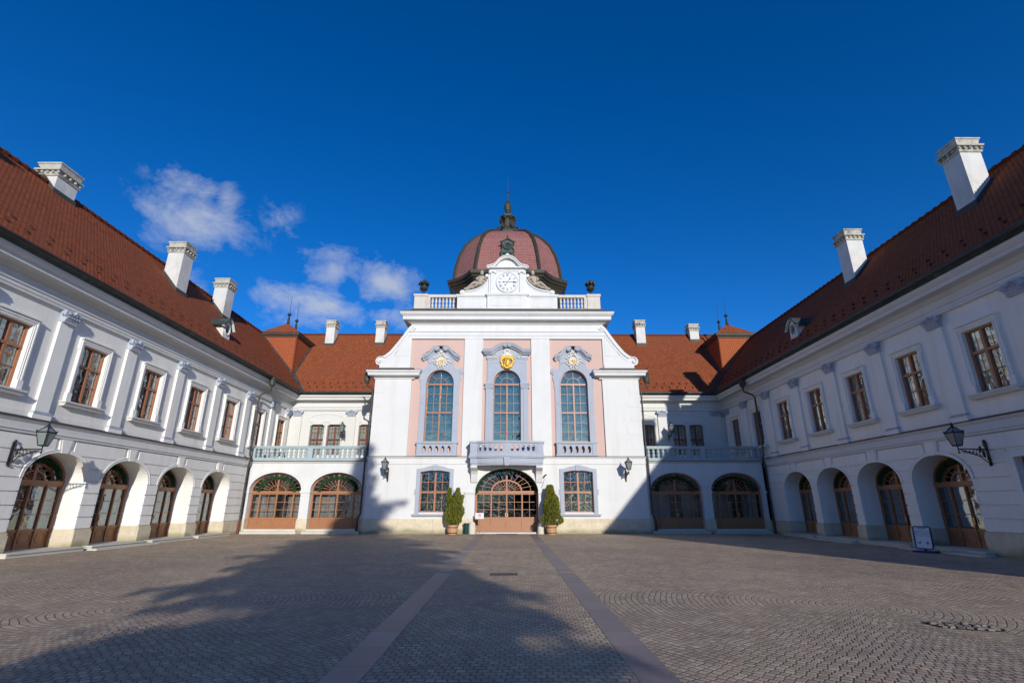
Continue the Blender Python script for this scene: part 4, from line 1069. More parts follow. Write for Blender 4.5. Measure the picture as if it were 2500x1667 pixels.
# ---- dome -------------------------------------------------------------------
YC = 6.45
prof = [(19.55, 4.51, 2.60), (20.2, 4.47, 2.56), (21.2, 4.35, 2.46), (22.3, 4.09, 2.33), (23.3, 3.68, 2.14), (24.1, 3.10, 1.89), (24.75, 2.39, 1.60), (25.2, 1.67, 1.24), (25.45, 1.05, 0.81)]
def ring8(a, b): return [(-b, -a), (b, -a), (a, -b), (a, b), (b, a), (-b, a), (-a, b), (-a, -b)]
m = MB(); v = 0
pp = None
sub = []
for i in range(len(prof) - 1):
    for t in (0, .34, .67): sub.append(tuple(prof[i][k] + (prof[i + 1][k] - prof[i][k]) * t for k in range(3)))
sub.append(prof[-1])
for i in range(len(sub) - 1):
    z0, a0, b0 = sub[i]; z1, a1, b1 = sub[i + 1]; r0, r1 = ring8(a0, b0), ring8(a1, b1); dl = sqrt((z1 - z0) ** 2 + (a1 - a0) ** 2)
    for k in range(8):
        p, q = r0[k], r0[(k + 1) % 8]; p1, q1 = r1[k], r1[(k + 1) % 8]
        w0 = sqrt((p[0] - q[0]) ** 2 + (p[1] - q[1]) ** 2) / 2; w1 = sqrt((p1[0] - q1[0]) ** 2 + (p1[1] - q1[1]) ** 2) / 2
        m.add([(p[0], p[1] + YC, z0), (q[0], q[1] + YC, z0), (q1[0], q1[1] + YC, z1), (p1[0], p1[1] + YC, z1)], [(0, 1, 2, 3)], [(-w0, v), (w0, v), (w1, v + dl), (-w1, v + dl)])
    v += dl
dome = part(m, 'dome', DT, smooth=False)
r = MB()
for k in range(8):
    pts = []
    for z, a, b in sub: x, y = ring8(a, b)[k]; pts.append((x * 1.012, y * 1.012 + YC, z + .03))
    r.tube(pts, [.155] * (len(pts) - 4) + [.15, .14, .13, .12], 6)
r.build('ribs', COPR, dome, smooth=True)
# drum and swept eaves cornice
m = MB(); dr = [(x, y + YC) for x, y in ring8(4.3, 2.55)]
m.pxy(dr, 15.4, 19.3); part(m, 'drum', COPR)
m = MB(); path = []
base = ring8(4.62, 2.72)
for k in range(8):
    a, b = base[k], base[(k + 1) % 8]
    if k % 2 == 0:      # straight front/side faces
        path += [a, b] if k == 0 else [a, b]
    else:               # concave corner faces
        for t in (.2, .4, .6, .8):
            x, y = a[0] + (b[0] - a[0]) * t, a[1] + (b[1] - a[1]) * t; s_ = 1 - .05 * sin(pi * t); path.append((x * s_, y * s_))
pth = [(x, y + YC) for x, y in path]
m.sweep(pth, [(-.9, 18.3), (-.28, 18.35), (-.2, 18.7), (-.05, 18.95), (.05, 19.05), (.08, 19.12), (.22, 19.2), (.26, 19.3), (.42, 19.42), (.46, 19.6), (.46, 19.68), (-.1, 19.78), (-.9, 19.78)], True)
part(m, 'dome_cornice', COPR)
# oculus dormer on the dome
m = MB(); yo = YC - 4.5; zo = 21.9
m.pxz([(-.52, zo - .75), (-.56, zo - .2), (-.42, zo), (-.42, zo + .45), (-.55, zo + .55), (-.5, zo + .68), (-.3, zo + .66), (-.15, zo + .8), (0, zo + .86), (.15, zo + .8), (.3, zo + .66), (.5, zo + .68), (.55, zo + .55), (.42, zo + .45), (.42, zo), (.56, zo - .2), (.52, zo - .75)], yo, YC - 3.2)
m.lathe([(.24, .04), (.24, .12), (.30, .14), (.35, .08), (.35, -.02)], (0, yo, zo + .17), 18, ax='y')
m.tube([(-.55, yo - .05, zo + .58), (-.3, yo - .08, zo + .70), (0, yo - .1, zo + .88), (.3, yo - .08, zo + .70), (.55, yo - .05, zo + .58)], .05, 6)
for sx in (-1, 1): m.tube([(sx * .5, yo - .04, zo - .7), (sx * .56, yo - .06, zo - .25), (sx * .42, yo - .08, zo), (sx * .42, yo - .06, zo + .45)], .05, 6); m.sph((sx * .55, yo, zo + .6), .09, 8, 5)
m.box(-.56, .56, yo - .1, yo, zo - .78, zo - .66); m.box(-.5, .5, yo - .06, yo, zo - .38, zo - .32)
for i in range(9): m.sph((-.32 + .08 * i, yo - .06, zo - .5 + .05 * cos(i * 1.7)), .07, 6, 4)
m.sph((0, yo, zo + 1.0), .09, 8, 6); m.sph((0, yo, zo + 1.18), .07, 8, 6)
oc = part(m, 'dome_dormer', VERD); MB().lathe([(.001, .05), (.25, .05), (.25, .0)], (0, yo, zo + .17), 18, ax='y').build('pane', GLD, oc)
MB().lathe([(.001, .03), (.25, .03), (.25, .0)], (0, yo, zo + .17), 18, ax='y').build('backing', IRON, oc)
# lantern
c = (0, YC, 0); m = MB()
m.lathe([(1.2, 25.2), (1.2, 25.75), (1.0, 25.9), (.9, 26.15), (.62, 26.35), (.55, 26.5), (.52, 27.2), (.6, 27.35), (.78, 27.45), (.80, 27.6), (.55, 27.7), (.3, 27.78), (.16, 27.95), (.2, 28.02), (.15, 28.1), (.3, 28.4), (.4, 28.75), (.4, 28.95), (.25, 29.1), (.13, 29.2), (.18, 29.3), (.1, 29.5), (.13, 29.62), (.06, 29.75), (.05, 30.3), (.12, 30.42), (.12, 30.5), (.04, 30.62), (.025, 31.2), (.012, 32.1), (.001, 32.1)], c, 8, sq=True)
for k in range(8):
    a = 2 * pi * (k + .5) / 8; ca, sa = cos(a), sin(a)
    m.tube([(ca * .9, YC + sa * .9, 25.85), (ca * 1.12, YC + sa * 1.12, 26.08), (ca * 1.06, YC + sa * 1.06, 26.32), (ca * .76, YC + sa * .76, 26.42), (ca * .62, YC + sa * .62, 26.7), (ca * .58, YC + sa * .58, 27.1), (ca * .76, YC + sa * .76, 27.25), (ca * .74, YC + sa * .74, 27.4)], [.08, .14, .12, .07, .06, .06, .11, .07], 6)
part(m, 'lantern', COPR)

# ---- tall windows ------------------------------------------------------------
def tall_window():
    m = MB(); h = .97; y = .26; z0, zs, R = 5.9, 9.98, 1.0; b = .06
    m.box(-h, -h + b, y, y + .09, z0, zs); m.box(h - b, h, y, y + .09, z0, zs); m.box(-h, h, y, y + .09, z0, z0 + .08)
    m.ring(arch(0, h - b, zs, R - b), arch(0, h, zs, R), y, y + .09)
    m.box(-h + b, h - b, y - .03, y + .08, zs - .07, zs + .05); zt = 7.93; m.box(-h + b, h - b, y - .03, y + .08, zt - .05, zt + .05)
    m.box(-.05, .05, y - .02, y + .085, z0 + .08, zt - .05); m.box(-.05, .05, y - .02, y + .085, zt + .05, zs - .07)
    for sx in (-1, 1): m.box(sx * .46 - .014, sx * .46 + .014, y + .02, y + .06, z0 + .08, zs - .07)
    for i in (1, 2): z = z0 + .08 + (zt - z0 - .13) * i / 3; m.box(-h + b, h - b, y + .025, y + .058, z - .014, z + .014); z = zt + .05 + (zs - zt - .12) * i / 3; m.box(-h + b, h - b, y + .025, y + .058, z - .014, z + .014)
    m.ring(arch(0, .45, zs, .47), arch(0, .48, zs, .5), y + .02, y + .06)
    m.box(-.015, .015, y + .01, y + .07, zs + .05, zs + R - b)
    for a in (pi / 4, 3 * pi / 4): m.bar((-.46 * cos(a), zs + .48 * sin(a)), (-.93 * cos(a), zs + .95 * sin(a)), .026, y + .02, y + .06)
    o = m.build('window', WDW, pal)
    p = MB(); p.pxz(arch(0, h - .04, zs, R - .04, 20, z0 + .05), y + .04, y + .045); p.build('pane', GLB, o); curtain_mb(1.9, 5.9, 11.0, .55, 0).build('curtain', PANE_GREY, o)  # grey sheet added behind the glass to lift and grey its blue tone
    return o
def smile_hood(u):
    """broken scroll hood above a side window"""
    m = MB(); c = [(-1.36, 11.9), (-1.25, 12.02), (-1.1, 12.06), (-.95, 12.12), (-.8, 12.28), (-.65, 12.46), (-.5, 12.58), (-.3, 12.63), (-.12, 12.56)]
    for sx in (-1, 1):
        o = [(u + sx * x, z) for x, z in c]; i = [(u + sx * x * .97, z - .2) for x, z in c]; i2 = [(u + sx * x * .96, z - .1) for x, z in c]
        m.ring(i, o, -.30, -.002); m.ring(i2, [(a, b + .035) for a, b in o], -.38, -.05); m.ring([(u + sx * x * .9, z - .3) for x, z in c], i, -.16, -.002)
        m.lathe([(.001, .08), (.06, .08), (.075, .03), (.13, .03), (.15, -.0), (.15, -.1)], (u + sx * .33, -.36, 12.45), 12, ax='y')
    m.pxz([(u - .36, 12.2), (u + .36, 12.2), (u + .3, 12.45), (u - .3, 12.45)], -.12, -.002)
    return m
def relief(u, z, w, h, n, y, seed, spiky=True):
    g = random.Random(seed); m = MB()
    for i in range(n):
        a = 2 * pi * i / n; rr = 1 + .18 * (i % 2)
        m.sph((u + w * .8 * rr * cos(a), y - .04, z + h * .8 * rr * sin(a)), .085, 6, 4, .5 + abs(cos(a)) * .9, .7, .5 + abs(sin(a)) * .9)
    for i in range(n * 2):
        a = g.uniform(0, 2 * pi); q = g.uniform(.55, .8); m.sph((u + w * q * cos(a), y - .06, z + h * q * sin(a)), g.uniform(.04, .075), 6, 4)
    m.lathe([(.001, .04), (min(w, h) * .6, .04), (min(w, h) * .62, 0)], (u, y, z), 14, ax='y'); return m
tw = tall_window(); tws = [tw, copy_tree(tw, pal), copy_tree(tw, pal)]
for k, sx in enumerate((-1, 0, 1)):
    u = sx * 4.76; o = tws[k]; place(o, F0, u)
    if sx:
        s = MB(); inn = arch(0, .97, 9.98, 1.0, 20, 5.86)
        L_ = [(-1.37, 5.86), (-1.36, 9.65), (-1.42, 9.75), (-1.40, 10.0), (-1.52, 10.35), (-1.45, 10.6), (-1.62, 10.72), (-1.66, 10.92), (-1.55, 11.08), (-1.36, 11.08), (-1.18, 11.0), (-1.0, 11.15), (-.92, 11.45), (-.98, 11.7), (-1.0, 11.95)]
        top = [(-.9, 12.1), (-.5, 12.45), (0, 12.5), (.5, 12.45), (.9, 12.1)]
        out = L_ + top + [(-x, z) for x, z in reversed(L_)]
        # notch the opening into the outline
        s.plate(out[:1] + out[1:] + inn[::-1], [], -.08, 0) if False else None
        poly = out + inn[::-1]; s.pxz(poly, -.08, .0)
        s.ring(arch(0, .97, 9.98, 1.0), arch(0, 1.03, 9.98, 1.07), -.10, -.08)
        for a in (-1, 1):
            s.box(*sorted((a * .97, a * 1.03)), -.10, -.08, 5.86, 9.98); s.box(*sorted((a * 1.08, a * 1.3)), -.095, -.08, 6.6, 8.4)
            s.lathe([(.001, .03), (.05, .03), (.06, .01), (.11, .01), (.12, -.02)], (a * 1.2, -.08, 8.6), 12, ax='y')
            s.lathe([(.001, .05), (.07, .05), (.08, .02), (.15, .02), (.18, 0), (.18, -.08)], (a * 1.48, -.08, 10.86), 12, ax='y')
        s.build('surround', BL, o); hd = smile_hood(0); hd.build('hood', BL, o)
        MB().ring([(x, z + .036) for x, z in [(-1.36, 11.9), (-1.1, 12.06), (-.8, 12.28), (-.5, 12.58), (0, 12.62), (.5, 12.58), (.8, 12.28), (1.1, 12.06), (1.36, 11.9)]], [(x, z + .06) for x, z in [(-1.36, 11.9), (-1.1, 12.06), (-.8, 12.28), (-.5, 12.58), (0, 12.62), (.5, 12.58), (.8, 12.28), (1.1, 12.06), (1.36, 11.9)]], -.39, -.002).build('hood_flashing', LEAD, o)
        rel = relief(0, 11.65, .5, .55, 16, -.1, 3 + k)
        for a in (-1, 1):
            for j in range(5): rel.sph((a * (.5 + j * .08), -.12, 11.62 - .04 * j), .07 - .008 * j, 6, 4)
        for j in range(6): rel.sph((-.1 + .04 * j, -.14, 12.25 + .05 * (j % 3)), .07, 6, 4)
        rel.build('cartouche', ORN, o)
        gd = MB(); gg = random.Random(20 + k)
        for j in range(11): gd.sph((gg.uniform(-.17, .17), -.17, 11.55 + gg.uniform(-.16, .16)), gg.uniform(.035, .07), 7, 5, 1.2, .6, 1)
        gd.build('gilded_relief', GOLD, o, smooth=True)
        # balconette
        b = MB(); h = 1.39
        hol = [[(x + .12 * cos(2 * pi * i / 14), 5.34 + .24 * sin(2 * pi * i / 14)) for i in range(14)][::-1] for x in (-.84, -.42, 0, .42, .84)]
        b.plate([(-1.05, 5.0), (1.05, 5.0), (1.05, 5.70), (-1.05, 5.70)], hol, -.34, -.24)
        for a in (-1, 1): b.box(*sorted((a * 1.05, a * 1.36)), -.38, .0, 5.0, 5.70); b.box(*sorted((a * 1.1, a * 1.31)), -.39, -.38, 5.08, 5.62)
        b.box(-1.42, 1.42, -.44, 0, 5.75, 5.84); b.box(-1.38, 1.38, -.40, 0, 5.70, 5.75); b.box(-1.42, 1.42, -.42, 0, 4.9, 5.0)
        for x in (-.84, -.42, 0, .42, .84):
            rg_ = [(x + .145 * cos(2 * pi * i / 14), 5.34 + .265 * sin(2 * pi * i / 14)) for i in range(15)]; ri_ = [(x + .12 * cos(2 * pi * i / 14), 5.34 + .24 * sin(2 * pi * i / 14)) for i in range(15)]; b.ring(ri_, rg_, -.36, -.34)
        for x in (-.63, -.21, .21, .63): b.lathe([(.001, .02), (.02, .02), (.02, -.01)], (x, -.34, 5.34), 8, ax='y'); b.pxz([(x - .05, 5.1), (x + .05, 5.1), (x + .02, 5.25), (x - .02, 5.25)], -.355, -.34)
        b.build('balconette', BL, o)
    else:
        s = MB(); inn = arch(0, .97, 9.98, 1.0, 20, 9.98)
        s.pxz([(-1.42, 10.0), (-1.42, 11.75), (1.42, 11.75), (1.42, 10.0)] + [(x, z) for x, z in arch(0, .97, 9.98, 1.0)][::-1], -.10, 0)
        s.ring(arch(0, .97, 9.98, 1.0), arch(0, 1.12, 9.98, 1.15), -.13, -.10)
        for a in (-1, 1):
            s.box(*sorted((a * .97, a * 1.5)), -.14, 0, 4.9, 9.6); s.box(*sorted((a * 1.16, a * 1.5)), -.18, -.14, 4.9, 9.6)
            s.box(*sorted((a * .93, a * 1.60)), -.26, 0, 9.88, 9.98); s.box(*sorted((a * .95, a * 1.55)), -.21, 0, 9.74, 9.88); s.box(*sorted((a * .96, a * 1.58)), -.23, 0, 9.6, 9.67); s.box(*sorted((a * .97, a * 1.52)), -.17, 0, 9.67, 9.74)
            s.bar((a * 1.3, 10.2), (a * 1.3, 11.35), .02, -.115, -.10); s.bar((a * 1.3, 11.35), (a * 1.15, 11.5), .02, -.115, -.10); s.bar((a * 1.15, 11.5), (a * .55, 11.5), .02, -.115, -.10)
        s.box(-1.47, 1.47, -.14, 0, 11.75, 11.83); s.build('surround', BL, o)
        hd = MB(); c = [(-1.76, 12.36), (-1.15, 12.36), (-.95, 12.5), (-.7, 12.68), (-.35, 12.83), (0, 12.88), (.35, 12.83), (.7, 12.68), (.95, 12.5), (1.15, 12.36), (1.76, 12.36)]
        hd.pxz([(-1.5, 11.83), (-1.5, 12.1), (-1.1, 12.15)] + [(x * .85, z - .2) for x, z in c[2:-2]] + [(1.1, 12.15), (1.5, 12.1), (1.5, 11.83)], -.12, 0)
        hd.ring([(x * .97, z - .16) for x, z in c], c, -.42, 0); hd.ring([(x * .93, z - .27) for x, z in c], [(x * .97, z - .16) for x, z in c], -.28, 0); hd.ring([(x, z - .07) for x, z in c], [(x * 1.01, z + .03) for x, z in c], -.48, 0)
        for a in (-1, 1): hd.lathe([(.001, .06), (.05, .06), (.06, .02), (.11, .02), (.12, -.05)], (a * .16, -.45, 12.7), 12, ax='y')
        hd.build('hood', BL, o)
        MB().ring([(x * 1.01, z + .031) for x, z in c], [(x * 1.01, z + .05) for x, z in c], -.49, 0).build('hood_flashing', LEAD, o)
        rel = MB(); gg = random.Random(5)
        for a in (-1, 1):
            for cx_, r_ in ((.42, .13), (.85, .17)):
                for t in range(10): q = t * .62; rel.sph((a * (cx_ + (r_ - t * .008) * cos(q)), -.16, 11.98 + (r_ - t * .008) * sin(q)), .05, 6, 4)
            for t in range(5): rel.sph((a * (1.05 + t * .07), -.14, 11.88 + .02 * (t % 2)), .05, 6, 4)
        for t in range(7): q = pi * t / 6; rel.sph((.2 * cos(q), -.2, 12.25 + .2 * sin(q)), .07, 6, 4, 1, .6, 1.4)
        rel.lathe([(.001, .1), (.3, .08), (.34, .0)], (0, -.1, 12.02), 14, ax='y'); rel.build('cartouche', ORN, o)
        gd = MB()   # gilded lion-like mask
        gd.sph((0, -.24, 11.5), .27, 12, 8, 1, .7, 1.25); gd.sph((0, -.4, 11.52), .07, 8, 6, .8, 1.2, 1.6); gd.sph((0, -.35, 11.28), .12, 8, 6, 1.2, .8, .7)
        for a in (-1, 1): gd.sph((a * .11, -.4, 11.62), .06, 8, 5, 1.5, .7, .6); gd.sph((a * .15, -.36, 11.44), .08, 8, 5)
        for t in range(26):
            q = 2 * pi * t / 26; w_ = .36 if sin(q) < 0 else .44; zz = 11.5 + (.42 if sin(q) < 0 else .40) * sin(q); gd.sph((w_ * cos(q) * (1 + .1 * (t % 2)), -.2, zz), .085, 6, 4, 1, .8, 1.4)
        for t in range(14): gd.sph((-.42 + .84 * t / 13, -.18, 11.86 + .06 * (t % 2)), .07, 6, 4, .8, .8, 1.6)
        for t in range(10): q = pi + pi * t / 9; gd.sph((.2 * cos(q), -.3, 11.3 + .22 * sin(q)), .07, 6, 4, 1, .8, 1.4)
        gd.build('gilded_mask', GOLD, o, smooth=True)

# lower windows
def low_window():
    m = MB(); y = .15 - .15; y = YF + .3; h = .98
    tz = 2.58; m.box(-h, -h + .06, y, y + .09, 1.31, 3.86); m.box(h - .06, h, y, y + .09, 1.31, 3.86); m.box(-h, h, y, y + .09, 1.31, 1.38)
    tp = [(-h + 2 * h * i / 10, 3.85 + .13 * (1 - (2 * i / 10 - 1) ** 2)) for i in range(11)]; m.ring([(x, z - .07) for x, z in tp], tp, y, y + .09)
    m.box(-.06, .06, y - .03, y + .085, 1.38, 3.92); m.box(-h + .06, h - .06, y - .035, y + .08, tz - .06, tz + .06)
    for a in (-1, 1): m.box(a * .47 - .016, a * .47 + .016, y + .02, y + .06, 1.38, 3.88)
    for z in (1.96, 3.24): m.box(-h + .06, h - .06, y + .022, y + .058, z - .016, z + .016)
    o = m.build('window', WDW, pal)
    q = MB()
    for a in (-.71, -.24, .24, .71): q.box(a - .005, a + .005, y + .05, y + .056, 1.38, 3.9)
    for z in (1.67, 2.26, 2.92, 3.55): q.box(-h + .06, h - .06, y + .05, y + .056, z - .005, z + .005)
    q.build('lead_bars', LEAD, o)
    p = MB(); p.pxz([(-h + .03, 1.34)] + [(x * .97, z - .03) for x, z in tp] + [(h - .03, 1.34)], y + .065, y + .07); p.build('pane', GLS, o)
    s = MB()
    for a in (-1, 1): s.box(*sorted((a * .98, a * 1.24)), YF - .07, YF, 1.21, 3.86); s.box(*sorted((a * 1.22, a * 1.32)), YF - .05, YF, 2.4, 2.75) 
    to = [(-1.24, 3.86), (-1.24, 4.06), (-.9, 4.1), (-.55, 4.22), (-.2, 4.29), (.2, 4.29), (.55, 4.22), (.9, 4.1), (1.24, 4.06), (1.24, 3.86), (.98, 3.86)] + [(x, z) for x, z in tp[::-1]][1:-1] + [(-.98, 3.86)]
    s.pxz(to, YF - .07, YF); s.pxz([(-.13, 3.95), (.13, 3.95), (.18, 4.32), (-.18, 4.32)], YF - .12, YF - .07)
    s.build('surround', BL, o)
    q = MB(); q.box(-1.4, 1.4, YF - .18, YF, 1.12, 1.21); q.pyz([(YF - .14, 1.12), (YF - .08, 1.05), (YF, 1.05), (YF, 1.12)], -1.36, 1.36); q.build('sill', BL, o)
    curtain_mb(1.8, 1.4, 3.9, y + 1.2, .3, .25).build('curtain', ROOM, o)  # near-black sheet added to pass for the dark room, not a cloth
    return o
lo = low_window(); place(lo, F0, -4.79); place(copy_tree(lo, pal), F0, 4.79)
md = door_unit('main')
m = MB(); m.ring(arch(0, 2.11, 2.54, 1.59, 28), arch(0, 2.22, 2.54, 1.70, 28), YF - .03, YF); 
for a in (-1, 1):
    m.box(*sorted((a * 2.11, a * 2.72)), YF - .05, YF, 0.92, 2.45); m.box(*sorted((a * 2.08, a * 2.80)), YF - .12, .0, 2.52, 2.62); m.box(*sorted((a * 2.09, a * 2.76)), YF - .09, .0, 2.45, 2.52)
parts(m, 'archivolt', PW)
m = MB(); m.box(-2.1, 2.1, YF, .7, 0, .09); part(m, 'step', STEP)
# main balcony
plan = [(-2.43, -.12), (-2.43, -1.02), (-1.95, -1.05)] + [(-1.95 + 3.9 * i / 12, -1.05 - .42 * (1 - (2 * i / 12 - 1) ** 2) ** .9) for i in range(1, 12)] + [(1.95, -1.05), (2.43, -1.02), (2.43, -.12)]
m = MB()
def slabplan(k, z0, z1): m.sweep(plan, [(-.4, z0), (k, z0), (k, z1), (-.4, z1)])
inner = lambda k: [(-2.43 - k, -.1)] + [(x * (1 + k / 2.43), y - k) for x, y in plan[1:-1]] + [(2.43 + k, -.1)]
m.pxy(inner(.10), 4.78, 4.86); m.pxy(inner(.03), 4.86, 4.95); m.pxy(inner(.06), 4.70, 4.78); m.pxy(inner(-.02), 4.38, 4.70); m.pxy(inner(-.06), 4.30, 4.38); m.pxy(inner(-.1), 4.24, 4.30)
bal = part(m, 'balcony', BL)
m = MB(); m.sweep(plan, [(-.10, 5.66), (.05, 5.66), (.08, 5.70), (.08, 5.80), (-.12, 5.80)]); m.sweep(plan, [(-.08, 4.95), (.03, 4.95), (.03, 5.03), (-.08, 5.03)]); m.build('rail', BL, bal)
m = MB(); segs = [(plan[i], plan[i + 1]) for i in range(2, 14)]
cur = [(-1.93, -1.05)] + plan[3:14] + [(1.93, -1.05)]
import itertools
# pierced panels as slotted plates following the bowed front
tot = 0; pts = [Vector(p) for p in cur]; acc = [0]
for i in range(len(pts) - 1): tot += (pts[i + 1] - pts[i]).length; acc.append(tot)
def at(s_):
    for i in range(len(pts) - 1):
        if s_ <= acc[i + 1] + 1e-6: t = (s_ - acc[i]) / (acc[i + 1] - acc[i]); p = pts[i].lerp(pts[i + 1], t); d = (pts[i + 1] - pts[i]).normalized(); return p, d
NP = 11; wseg = tot / NP
for k in range(NP):
    p, d = at(wseg * (k + .5)); M_ = Matrix.Translation((p.x, p.y, 0)) @ Matrix.Rotation(atan2(d.y, d.x), 4, 'Z'); q = MB(); w = wseg / 2 + .004
    if k == NP // 2:
        q.box(-w, w, -.03, .12, 5.03, 5.66); q.box(-w * .6, w * .6, -.045, -.03, 5.12, 5.58)
    else:
        hl = [(.115 * cos(2 * pi * i / 14), 5.34 + .22 * sin(2 * pi * i / 14)) for i in range(14)][::-1]
        q.plate([(-w, 5.03), (w, 5.03), (w, 5.66), (-w, 5.66)], [hl], 0, .1)
        ro = [(.145 * cos(2 * pi * i / 14), 5.34 + .25 * sin(2 * pi * i / 14)) for i in range(15)]; ri = [(.115 * cos(2 * pi * i / 14), 5.34 + .22 * sin(2 * pi * i / 14)) for i in range(15)]; q.ring(ri, ro, -.02, 0)
        for a in (-1, 1): q.pxz([(a * w * .98, 5.06), (a * w * .55, 5.06), (a * w * .8, 5.2), (a * w * .95, 5.25)], -.015, 0)
    m.merge(q, M_)
for a in (-1, 1): m.box(*sorted((a * 1.95, a * 2.43)), -1.06, -.92, 5.03, 5.66); m.box(*sorted((a * 2.02, a * 2.36)), -1.075, -1.06, 5.12, 5.58); m.box(*sorted((a * 2.33, a * 2.43)), -.92, -.14, 5.03, 5.66)
m.build('pierced_parapet', BL, bal)
m = MB()
for a in (-1, 1):
    m.pyz([(YF, 4.24), (-1.0, 4.24), (-.98, 4.1), (-.8, 4.0), (-.6, 3.9), (-.45, 3.72), (-.36, 3.45), (-.26, 3.2), (YF, 3.15)], *sorted((a * 1.95, a * 2.38)))
parts(m, 'console', PW, parent=bal)
MB().pxz([(-.13, 4.2), (.13, 4.2), (.2, 4.72), (-.2, 4.72)], -1.58, -1.3).build('keystone', BL, bal)

# ---- downpipes ----------------------------------------------------------------
def downpipe(fr, pts, hop, r=.062, foot=None):
    m = MB(); m.tube(pts, r, 10)
    for a, b in zip(pts[:-1], pts[1:]):
        L_ = (Vector(b) - Vector(a)).length; n = int(L_ // 1.7)
        for i in range(1, n + 1):
            p = Vector(a).lerp(Vector(b), i / (n + 1)); d = (Vector(b) - Vector(a)).normalized() * .025; m.tube([p - d, p + d], r * 1.25, 10)
    o = part(m, 'downpipe', PIPE, fr, smooth=True)
    h = MB(); x, y, z = hop; h.lathe([(.06, -.12), (.09, -.05), (.20, .05), (.23, .25), (.19, .42), (.24, .5), (.24, .56), (.1, .56)], hop, 8); h.build('hopper', PIPE, o)
    p = pts[-1]; f = MB(); f.tube([p, (p[0], p[1], .75)], r * 1.35, 10); f.build('pipe_foot', RUST, o, smooth=True)
    return o
downpipe(FL, [(33.9, -.93, 9.55), (33.9, -.9, 9.3), (33.85, -.35, 9.05), (33.8, -.24, 8.9), (33.8, -.24, 4.95), (33.9, -.3, 4.75), (34.0, -.2, 4.4), (34.05, -.13, 4.2), (34.05, -.13, .05)], (33.9, -.93, 9.65))
downpipe(FR, [(-33.9, -.93, 9.55), (-33.9, -.9, 9.3), (-33.85, -.35, 9.05), (-33.8, -.24, 8.9), (-33.8, -.24, 4.95), (-33.9, -.3, 4.75), (-34.0, -.2, 4.4), (-34.05, -.13, 4.2), (-34.05, -.13, .05)], (-33.9, -.93, 9.65))
for sx in (-1, 1):
    o = downpipe(F0, [(sx * 10.0, .1, 10.1), (sx * 9.98, .05, 9.8), (sx * 9.6, -.05, 9.62), (sx * 9.5, -.1, 9.4), (sx * 9.5, -.1, 4.95), (sx * 9.56, -.16, 4.8), (sx * 9.56, -.16, 1.2), (sx * 9.7, -.2, .95), (sx * 9.72, -.2, .05)], (sx * 10.0, .1, 10.2))
    g = MB(); g.tube([(sx * 10.0, .1, 10.75), (sx * 10.0, .1, 10.95), (sx * 10.1, .05, 11.15), (sx * 10.25, .0, 11.2)], [.08, .05, .05, .02], 6); g.lathe([(.12, 10.65), (.2, 10.5), (.22, 10.3), (.15, 10.05)], (sx * 10.0, .1, 0), 10); g.build('spout_vase', PIPE, o, smooth=True)

# different curtains behind the wing windows
cv = [curtain_mb(1.2, 5.66, 7.9, .27, gp, sd).mesh('curtain', CURT) for gp, sd in ((.02, 0), (.12, -.1), (.2, .15), (.34, .1), (.3, -.25))]; rc = random.Random(6)
for w_ in list(COL.objects):
    if w_.name.startswith('curtain') and w_.parent and abs(w_.dimensions.z - 2.24) < .02 and w_.data.vertices and abs(min(v.co.z for v in w_.data.vertices) - 5.66) < .01: w_.data = rc.choice(cv)

# ------------------------------------------------------------------ statues
def figure(name, pts, edges, extra, loc, mirror, label):
    me = bpy.data.meshes.new(name); vs = [((-p[0] if mirror else p[0]), p[1], p[2]) for p, r in pts]
    me.from_pydata(vs, edges, []); o = bpy.data.objects.new(name, me); COL.objects.link(o)
    md_ = o.modifiers.new('skin', 'SKIN'); md_.use_smooth_shade = True
    for i, (p, r) in enumerate(pts): me.skin_vertices[0].data[i].radius = (r * 1.25, r * 1.25); me.skin_vertices[0].data[i].use_root = (i == 0)
    sb = o.modifiers.new('sub', 'SUBSURF'); sb.levels = 1; sb.render_levels = 1
    dg = bpy.context.evaluated_depsgraph_get(); ev = o.evaluated_get(dg); nm_ = bpy.data.meshes.new_from_object(ev)
    o.modifiers.clear(); o.data = nm_; nm_.name = name; nm_.materials.clear(); nm_.materials.append(STAT); o.location = loc
    tag(o, label, 'statue', 'reclining statues beside the clock'); return o
F_ = [((0, 0, .18), .20), ((-.10, 0, .42), .17), ((-.05, 0, .68), .19), ((-.02, -.02, .86), .10), ((0, -.04, .98), .085), ((.02, -.06, 1.13), .13), ((.02, -.06, 1.24), .11),
      ((.22, -.02, .78), .085), ((.38, -.1, .55), .065), ((.5, -.12, .35), .05), ((.54, -.14, .26), .05),
      ((-.25, -.04, .78), .085), ((-.42, -.12, .62), .065), ((-.3, -.2, .45), .05), ((-.22, -.22, .42), .05),
      ((-.18, -.08, .16), .15), ((-.55, -.16, .30), .12), ((-.85, -.18, .02), .085), ((-1.15, -.18, -.25), .06), ((-1.32, -.22, -.33), .05),
      ((-.15, .1, .1), .15), ((-.5, .05, .1), .12), ((-.9, 0, -.08), .09), ((-1.25, 0, -.32), .065), ((-1.42, -.04, -.38), .05)]
E_ = [(0, 1), (1, 2), (2, 3), (3, 4), (4, 5), (5, 6), (2, 7), (7, 8), (8, 9), (9, 10), (2, 11), (11, 12), (12, 13), (13, 14), (0, 15), (15, 16), (16, 17), (17, 18), (18, 19), (0, 20), (20, 21), (21, 22), (22, 23), (23, 24)]
